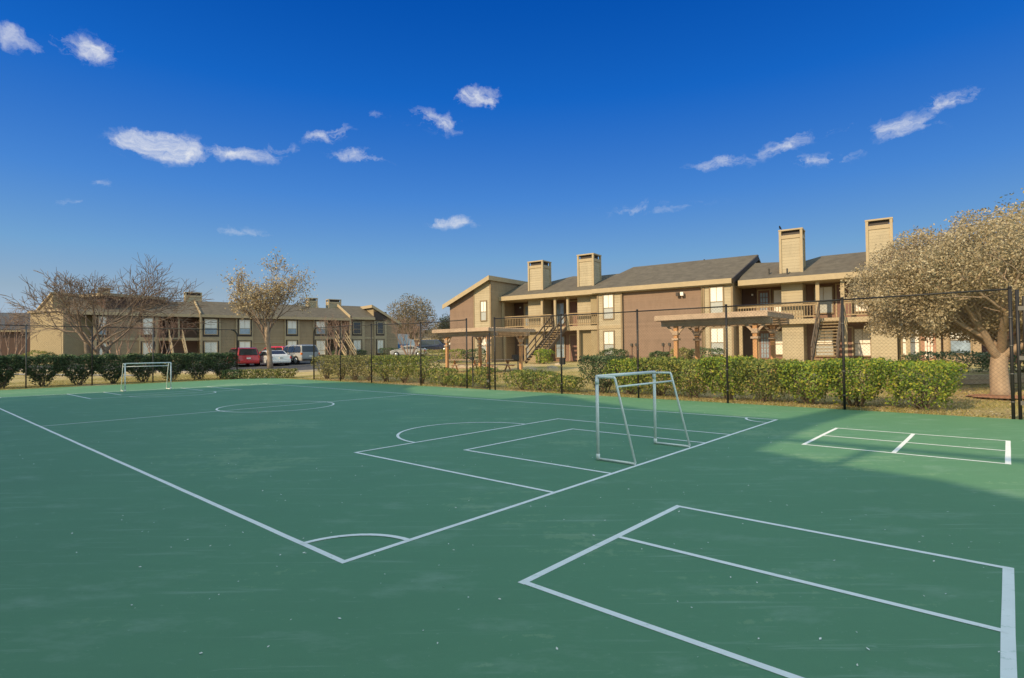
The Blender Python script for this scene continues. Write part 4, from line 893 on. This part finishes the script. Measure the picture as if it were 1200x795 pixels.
def bld_C():
    t = thing('apartment_building', 'dark shaded building with a slate roof at the far left edge', 'building', (-60.5, 68, 0), .35, 'apartment buildings')
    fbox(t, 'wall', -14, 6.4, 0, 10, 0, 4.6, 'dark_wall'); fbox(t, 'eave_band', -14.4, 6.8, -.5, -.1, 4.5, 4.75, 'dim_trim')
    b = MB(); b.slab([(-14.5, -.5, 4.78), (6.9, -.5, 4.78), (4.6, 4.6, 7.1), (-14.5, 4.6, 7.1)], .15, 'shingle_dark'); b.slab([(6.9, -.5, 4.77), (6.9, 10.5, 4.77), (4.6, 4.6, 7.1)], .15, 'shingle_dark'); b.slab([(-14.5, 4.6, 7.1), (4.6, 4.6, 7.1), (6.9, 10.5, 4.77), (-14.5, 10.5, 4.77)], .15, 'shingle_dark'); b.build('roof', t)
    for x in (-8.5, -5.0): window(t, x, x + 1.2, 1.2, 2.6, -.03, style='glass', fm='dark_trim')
bld_C()
def bld_E():
    t = thing('apartment_building', 'dark maroon building wall in shade behind the stout trunk', 'building', (24.6, 29.6, 0), math.atan2(-.575, .8182), 'apartment buildings')
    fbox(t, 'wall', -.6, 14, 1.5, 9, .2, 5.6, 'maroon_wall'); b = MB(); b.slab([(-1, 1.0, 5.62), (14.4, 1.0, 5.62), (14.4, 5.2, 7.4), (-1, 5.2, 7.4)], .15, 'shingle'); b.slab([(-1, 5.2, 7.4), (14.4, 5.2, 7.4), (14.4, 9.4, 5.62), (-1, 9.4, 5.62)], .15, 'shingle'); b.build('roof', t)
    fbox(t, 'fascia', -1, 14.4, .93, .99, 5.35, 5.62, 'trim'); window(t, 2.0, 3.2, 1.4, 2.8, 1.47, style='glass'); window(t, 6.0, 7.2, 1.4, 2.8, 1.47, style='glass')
bld_E()
def house_far():
    t = thing('far_house', 'low distant brown house with a pale eave between the apartment buildings', 'house', (-17.5, 128, G(-17.5, 128) - .2), -.05)
    fbox(t, 'wall', -8, 9, 0, 9, 0, 3.0, 'brown_wall'); b = MB(); b.slab([(-8.6, -.5, 3.02), (9.6, -.5, 3.02), (9.6, 4.5, 5.2), (-8.6, 4.5, 5.2)], .15, 'shingle'); b.slab([(-8.6, 4.5, 5.2), (9.6, 4.5, 5.2), (9.6, 9.5, 3.02), (-8.6, 9.5, 3.02)], .15, 'shingle'); b.build('roof', t)
    fbox(t, 'fascia', -8.6, 9.6, -.58, -.51, 2.75, 3.05, 'trim'); window(t, -4, -2.4, 1, 2.2, -.03, style='white'); window(t, 3, 4.6, 1, 2.2, -.03, style='white')
house_far()
def shade_caster():
    # the apartment building on the near side of the court, out of the picture: its stepped roofs and a chimney throw the shade over the court
    ox, oy = C(0, 0); t = thing('apartment_building', 'apartment building behind the viewer whose stepped roofs and chimney shade the court', 'building', (ox, oy, 0), CA, 'apartment buildings')
    tn = math.tan(EL) * 1.0072; xd = -6.0
    def z(xs): return (xs - xd) * tn
    def yc(xs, ys): return ys + .12 * (xs - xd)
    def run(name, pts, m):
        b = MB(); q = [(yc(x, y), z(x)) for x, y in pts]; poly = [(q[0][0], -.1)] + q + [(q[-1][0], -.1)]
        b.prism(poly, 0, xd - 6, xd, m); b.build(name, t)
    run('south_block', [(5.3, -14), (5.5, -3.9), (6.0, -3.2), (6.2, -2.2), (6.7, -.9)], 'brown_siding')
    run('low_roof_block', [(10.9, -.9), (10.85, 1.2), (10.95, 3.2), (11.8, 5.3), (13.3, 7.7), (13.3, 8.3)], 'tan_siding')
    run('middle_block', [(11.0, 8.25), (11.0, 13.1), (12.5, 15.4), (13.9, 16.4), (14.2, 21.6), (12.8, 22.8)], 'brown_siding')
    run('end_block', [(11.5, 22.79), (11.5, 23.75)], 'tan_siding')
    y0 = yc(13.2, -.25); b = MB(); b.box(xd - 1.2, xd - .1, yc(12.5, -1.0), yc(12.5, -.28), 5, z(14.6), 'tan_siding'); b.build('chimney', t)
    b = MB(); y1, y2 = yc(8.2, -4.2), yc(8.2, -.8); zz = z(8.2) ; b.tube([(xd - .2, y1, zz), (xd - .2, y2, zz)], .1, 'trim', 8)
    for yy in (yc(8.2, -2.25),): b.tube([(xd - .2, yy, 5), (xd - .2, yy, zz)], .085, 'trim', 8)
    b.build('roof_rail', t)
shade_caster()

# ------------------------------------------------------------------ pergolas, tables, grills
def pergola(label, corner, Lx, Ly, htop):
    """corner = near-left roof corner in court coordinates; Lx along court +x, Ly along court -y"""
    X, Y = C(*corner); z0 = G(*C(corner[0] + Lx / 2, corner[1] - Ly / 2)); t = thing('pergola', label, 'pergola', (X, Y, z0), CA, 'wooden pergolas')
    H = htop; px = (.55, Lx - .55); py = (-.55, -Ly + .55)
    for x in px:
        for y in py:
            b = MB(); b.box(x - .075, x + .075, y - .075, y + .075, -.35, H - .32, 'cedar'); p = b.build('post', t, bevel=.012)
            c = MB(); c.box(x - .13, x + .13, y - .13, y + .13, H - .86, H - .78, 'cedar_grey'); c.box(x - .11, x + .11, y - .11, y + .11, H - .66, H - .5, 'cedar_grey'); c.build('post_capital', p, bevel=.01)
            k = MB()
            for sy in (-1, 1): k.bar((x, y + sy * .09, H - .58), (x, y + sy * .34, H - .31), .06, .08, 'cedar_grey')
            k.build('brace', p)
    for x in px:
        b = MB(); b.box(x - .13, x - .085, .0, -Ly, H - .32, H - .12, 'cedar_grey'); b.box(x + .085, x + .13, 0, -Ly, H - .32, H - .12, 'cedar_grey'); b.build('beam', t)
    n = int(Ly / .3)
    for i in range(n + 1):
        y = -Ly * i / n; b = MB(); b.box(0 if i not in (0, n) else -.02, Lx, y - .022, y + .022, H - .119, H + .05, 'cedar_grey'); b.build('rafter', t)
    b = MB()
    for i in range(int(Lx / .16) + 1):
        x = .02 + i * .16
        if x < Lx: b.box(x - .03, x + .03, -Ly - .05, .05, H + .051, H + .09, 'cedar_grey')
    b.build('lath', t)
    for x in (-.045, Lx + .005):
        b = MB(); b.box(x, x + .04, -Ly - .05, .05, H - .1, H + .045, 'cedar_grey'); b.build('rim_board', t)
pergola('cedar pergola over picnic tables, left one, near the gate', (18.05, 20.2), 3.7, 4.3, 2.5)
pergola('cedar pergola with carved post capitals, right one, rising behind the long hedge', (17.42, 6.3), 3.05, 4.05, 2.62)
def picnic(label, xy, rz):
    X, Y = xy; t = thing('picnic_table', label, 'table', (X, Y, G(X, Y) - .02), rz, 'picnic tables under the pergola')
    b = MB()
    for i in range(5): b.box(-.9, .9, -.36 + i * .146, -.36 + i * .146 + .136, .72, .76, 'cedar_grey')
    b.build('tabletop', t)
    for s in (-1, 1):
        b = MB(); b.box(-.9, .9, s * .72 - .13, s * .72 + .13, .42, .46, 'cedar_grey'); b.build('bench_seat', t)
        b = MB(); b.bar((s * .65, -.62, 0), (s * .65, .2, .71), .05, .1, 'cedar'); b.bar((s * .65 + .06, .62, 0), (s * .65 + .06, -.2, .71), .05, .1, 'cedar'); b.bar((s * .65 + .1, -.8, .39), (s * .65 + .1, .8, .39), .05, .06, 'cedar'); b.build('leg_frame', t)
picnic('wooden picnic table beneath the left pergola beside the near post', (-.9, 33.2), .4); picnic('wooden picnic table at the back of the left pergola', (-3.0, 34.8), -.2)
def grill(label, xy):
    X, Y = xy; t = thing('park_grill', label, 'grill', (X, Y, G(X, Y) - .02), .5, None)
    b = MB(); b.tube([(0, 0, -.05), (0, 0, .62)], .04, 'fence_grey', 8); b.build('grill_post', t, True)
    b = MB(); b.box(-.3, .3, -.22, -.18, .62, .92, 'black_iron'); b.box(-.3, .3, .18, .22, .62, .92, 'black_iron'); b.box(-.3, -.26, -.18, .18, .62, .92, 'black_iron'); b.box(.26, .3, -.18, .18, .62, .85, 'black_iron'); b.box(-.26, .26, -.18, .18, .62, .65, 'black_iron'); b.build('firebox', t)
    b = MB()
    for i in range(9): b.bar((-.25 + i * .062, -.19, .84), (-.25 + i * .062, .19, .84), .015, .015, 'fence_grey')
    b.build('grate', t)
grill('black charcoal grill on a pedestal beside the right pergola post of the left pergola', (.35, 34.2))
# stones and a low timber edging on the lawn
for i, (x, y, s, lab) in enumerate([(-1.9, 37.6, .5, 'flat pale stone on the lawn left of the picnic tables'), (1.2, 33.4, .35, 'small pale rock right of the grill'), (2.4, 33.9, .42, 'pinkish rock on the bare lawn below the staircase'), (3.1, 36.8, .38, 'pale rock near the foot of the staircase'), (-3.6, 37.9, .55, 'low flat stone behind the left pergola post')]):
    b = MB(); pts = []
    for j in range(9):
        a = j * .698; pts.append((math.cos(a) * s * random.uniform(.7, 1.1), math.sin(a) * s * .7 * random.uniform(.7, 1.1)))
    n = 9; b.add([(p[0], p[1], -.05) for p in pts] + [(p[0] * .9, p[1] * .9, s * .25 * random.uniform(.8, 1.2)) for p in pts] + [(0, 0, s * .36)], [(k, (k + 1) % n, n + (k + 1) % n, n + k) for k in range(n)] + [(n + k, n + (k + 1) % n, 2 * n) for k in range(n)], 'stone')
    o = b.build('rock', None); o.location = (x, y, G(x, y)); tag(o, lab, 'rock', 'rocks on the lawn')
def edging(label, a, c, h=.22):
    X, Y = a; t = thing('timber_edging', label, 'edging', (X, Y, G(X, Y)), 0, 'low timber edgings'); d = Vector((c[0] - a[0], c[1] - a[1], G(*c) - G(*a)))
    for k in range(2):
        b = MB(); b.bar(Vector((0, 0, h * (.25 + .5 * k))), d + Vector((0, 0, h * (.25 + .5 * k))), .14, h * .48, 'stone' if k else 'cedar_grey'); b.build('timber', t)
edging('low timber edging on the lawn right of the stout trunk', (14.9, 18.6), (21.5, 17.6), .3); edging('low timber edging behind the left pergola', (-5.5, 38.2), (-1.0, 36.4), .14)
for x, y, lab in ((17.3, 22.2, 'dark green ground shrub right of the long hedge'), (19.4, 21.2, 'dark green ground shrub behind the stout trunk'), (21.4, 20.2, 'dark green ground shrub at the right picture edge')):
    shrub('bush', lab, (x, y), 2.6, 1.6, .85, 'hedge_dark', 2200, rz=-.5, foot=.8, clear=.03, size=.09, dome=.3, group='dark ground shrubs on the right')

# ------------------------------------------------------------------ vehicles
def vehicle(name, label, cat, xy, heading, kind, paintm, z=None, group='cars in the parking lot'):
    """local +y = nose. heading = world angle (from +Y, anticlockwise)"""
    X, Y = xy; t = thing(name, label, cat, (X, Y, (G(X, Y) if z is None else z) + .02), heading, group)
    D = {'van': dict(L=4.9, W=1.9, H=1.75, prof=[(-2.42, .3), (-2.45, .6), (-2.4, 1.02), (-2.12, 1.70), (-1.9, 1.75), (.55, 1.75), (1.0, 1.62), (1.75, 1.08), (2.25, .9), (2.44, .62), (2.42, .3)], belt=1.03, cab=(-2.36, 1.7), r=.33),
         'sedan': dict(L=4.6, W=1.8, H=1.45, prof=[(-2.26, .3), (-2.3, .62), (-2.22, .98), (-1.55, 1.04), (-.85, 1.40), (-.5, 1.45), (.35, 1.43), (1.15, 1.0), (2.05, .85), (2.28, .6), (2.26, .3)], belt=.98, cab=(-1.5, 1.1), r=.32),
         'suv': dict(L=4.8, W=1.92, H=1.85, prof=[(-2.38, .38), (-2.42, .7), (-2.36, 1.12), (-2.1, 1.8), (-1.9, 1.85), (.3, 1.83), (.55, 1.75), (1.15, 1.15), (2.15, 1.05), (2.4, .8), (2.38, .38)], belt=1.13, cab=(-2.3, 1.08), r=.39)}[kind]
    pr, Wd, belt = D['prof'], D['W'], D['belt']; n = len(pr)
    def hw(z): return Wd / 2 * (1 - (.05 if z < .45 else 0) - max(0, z - belt) * .26)
    b = MB(); st = [(-1, 1.0), (-.93, 1.0), (.93, 1.0), (1, 1.0)]
    vs = []
    for s, _ in st:
        for (y, z) in pr:
            ins = .06 if abs(s) == 1 else 0
            cy = y * (1 - ins * .6); cz = z - (.05 * (z > 1.3) if abs(s) == 1 else 0); vs.append((s * hw(z), cy, cz))
    fs = [tuple(range(n)), tuple(range(4 * n - 1, 3 * n - 1, -1))]
    for k in range(3): fs += [(k * n + i, k * n + (i + 1) % n, (k + 1) * n + (i + 1) % n, (k + 1) * n + i) for i in range(n)]
    b.add(vs, fs, paintm); body = b.build('body', t, bevel=.03)
    # glazing follows the profile, a few mm proud
    def pz(y):
        best = None
        for (a, c) in zip(pr[:-1], pr[1:]):
            if a[0] <= y <= c[0] and c[0] > a[0]: best = a[1] + (c[1] - a[1]) * (y - a[0]) / (c[0] - a[0])
        return best if best else belt
    y0, y1 = D['cab']
    cut = [y0 + (y1 - y0) * k / 3 for k in range(4)]
    for sgn in (-1, 1):
        for k in range(3):
            a, c = cut[k] + .05, cut[k + 1] - .05; m = 6; ys = [a + (c - a) * j / m for j in range(m + 1)]
            tops = [max(belt + .04, pz(y) - .12) for y in ys]
            if max(tops) < belt + .12: continue
            g = MB(); vv = [(sgn * (hw(belt + .03) + .012), y, belt + .03) for y in ys] + [(sgn * (hw(zt) + .012), y, zt) for y, zt in zip(ys, tops)]
            g.add(vv, [(j, j + 1, m + 2 + j, m + 1 + j) for j in range(m)], 'dark_glass'); o = g.build('side_window', t)
            so_ = o.modifiers.new('thickness', 'SOLIDIFY'); so_.thickness = .008
    def panel(nm, ya, za, yb_, zb_, wf, mat, off):
        d = Vector((0, yb_ - ya, zb_ - za)).normalized(); nn = Vector((0, -d.z, d.y)) * off
        g = MB(); vv = []
        for (y, z) in ((ya, za), (yb_, zb_)):
            w = hw(z) * wf; vv += [(-w, y + nn.y, z + nn.z), (w, y + nn.y, z + nn.z)]
        g.add(vv, [(0, 1, 3, 2)], mat); o = g.build(nm, t); so_ = o.modifiers.new('thickness', 'SOLIDIFY'); so_.thickness = .01
    def seg(i, j, t0, t1):
        a, c = pr[i], pr[j]; return (a[0] + (c[0] - a[0]) * t0, a[1] + (c[1] - a[1]) * t0, a[0] + (c[0] - a[0]) * t1, a[1] + (c[1] - a[1]) * t1)
    if kind in ('van', 'suv'):
        panel('rear_window', *seg(2, 3, .08, .88), .84, 'dark_glass', .018)
    else: panel('rear_window', *seg(3, 4, .1, .95), .82, 'dark_glass', .018)
    panel('windscreen', *seg(6, 7, .05, .92), .84, 'dark_glass', .018)
    rear = pr[1][0]
    for sgn in (-1, 1):
        g = MB(); zt = belt + (.35 if kind != 'sedan' else -.08); zl = zt - (.55 if kind != 'sedan' else .2)
        g.box(sgn * (hw(zl) - .02) - .1 if sgn > 0 else sgn * (hw(zl) - .02) - .02, sgn * (hw(zl) - .02) + .02 if sgn > 0 else sgn * (hw(zl) - .02) + .1, pr[1][0] - .012, pr[1][0] + .14, max(.62, zl), min(zt, belt - .02), 'tail_red' if kind != 'suv' else 'orange_lens'); g.build('taillight', t)
        g = MB(); g.box(sgn * (Wd / 2 - .42), sgn * (Wd / 2 - .06), pr[-2][0] - .16, pr[-2][0] - .02, pr[-2][1] + .0, pr[-2][1] + .14, 'lamp_clear'); g.build('headlight', t)
        g = MB(); g.box(sgn * (hw(belt) - .02), sgn * (hw(belt) + .17), y1 - .45, y1 - .3, belt + .02, belt + .17, paintm); g.build('side_mirror', t, bevel=.02)
    g = MB(); g.box(-Wd / 2 * .92, Wd / 2 * .92, rear - .07, rear + .1, .36, .56, paintm if kind != 'suv' else 'lamp_metal'); g.build('rear_bumper', t, bevel=.03)
    g = MB(); g.box(-.17, .17, rear - .025 - (.0 if kind != 'sedan' else 0), rear + .02, .72, .86, 'blind'); g.build('licence_plate', t)
    wy = D['L'] * .31; R = D['r']
    for sx_ in (-1, 1):
        for sy_ in (-1, 1):
            x = sx_ * (Wd / 2 - .1); y = sy_ * wy; g = MB(); k = 20
            g.tube([(x - .11, y, R), (x - .09, y, R), (x + .09, y, R), (x + .11, y, R)], [R - .04, R, R, R - .04], 'rubber', k); wl = g.build('wheel', t, True)
            g = MB(); g.tube([(x + sx_ * .08, y, R), (x + sx_ * .118, y, R), (x + sx_ * .122, y, R)], [R * .66, R * .64, R * .3], 'alloy', 14); g.build('rim', wl, True)
            g = MB(); g.tube([(sx_ * (Wd / 2 * .9), y, R), (sx_ * (Wd / 2 + .004), y, R)], [R + .06, R + .06], 'rubber', k); g.build('wheel_arch', t)
    return t
H0 = math.atan2(.6099, .7925)
vehicle('parked_minivan', 'red minivan parked with its rear towards the court', 'minivan', (-25.0, 51.6), H0 + .02, 'van', 'red_paint', .3)
vehicle('parked_sedan', 'white sedan parked between the red minivan and the silver vehicle', 'car', (-22.1, 51.4), H0 + .08, 'sedan', 'white_paint', .33)
vehicle('parked_suv', 'silver sport utility vehicle with orange rear lights parked right of the white sedan', 'suv', (-20.6, 53.2), H0 + .26, 'suv', 'silver_paint', .42)
vehicle('parked_hatchback', 'red car mostly hidden behind the silver sport utility vehicle', 'car', (-24.0, 57.0), H0 + .3, 'van', 'red_paint', .45)
vehicle('parked_sedan', 'pale silver sedan seen side on behind the bare shrub and hedge', 'car', (-13.2, 71.5), 1.5, 'sedan', 'silver_paint', .83)
vehicle('parked_suv', 'dark blue sport utility vehicle near the left pergola post', 'suv', (-11.2, 82.0), -1.62, 'suv', 'navy_paint', 1.35)
def truck():
    t = thing('box_truck', 'blue and white truck partly hidden behind the far end gable', 'truck', (-17.0, 82.5, 1.0), -.5)
    b = MB(); b.box(-1.0, 1.0, -2.4, 1.6, .7, 3.1, 'bluewhite'); b.build('cargo_box', t, bevel=.04); b = MB(); b.box(-1.01, 1.01, -2.41, 1.5, .9, 1.6, 'blue_panel'); b.build('stripe', t)
    b = MB(); b.prism([(1.62, .5), (3.2, .5), (3.2, 1.3), (2.7, 2.3), (1.62, 2.35)], 0, -.95, .95, 'white_paint'); b.build('cab', t, bevel=.05)
    for x in (-.85, .85):
        for y in (-1.6, 2.4):
            g = MB(); g.tube([(x - .13, y, .4), (x + .13, y, .4)], .4, 'rubber', 16); g.build('wheel', t)
truck()
# ------------------------------------------------------------------ bird on a chimney
def bird():
    A = Matrix.Translation((6.47, 41.5, 0)) @ Matrix.Rotation(math.atan2(-.575, .8182), 4, 'Z'); p = A @ Vector((12.3, .95, 8.97))
    t = thing('bird', 'small black bird perched on the corner of the third chimney', 'bird', p, 2.4)
    b = MB(); b.tube([(0, -.16, .17), (0, -.08, .13), (0, 0, .13), (0, .08, .17), (0, .12, .22), (0, .16, .235), (0, .2, .23)], [.01, .035, .06, .055, .035, .032, .004], 'feather', 10); b.tube([(0, -.12, .14), (0, -.3, .06)], [.03, .012], 'feather', 6)
    b.tube([(.02, .02, .09), (.02, .02, 0)], .006, 'feather', 5); b.tube([(-.02, .02, .09), (-.02, .02, 0)], .006, 'feather', 5); b.build('body', t, True)
bird()
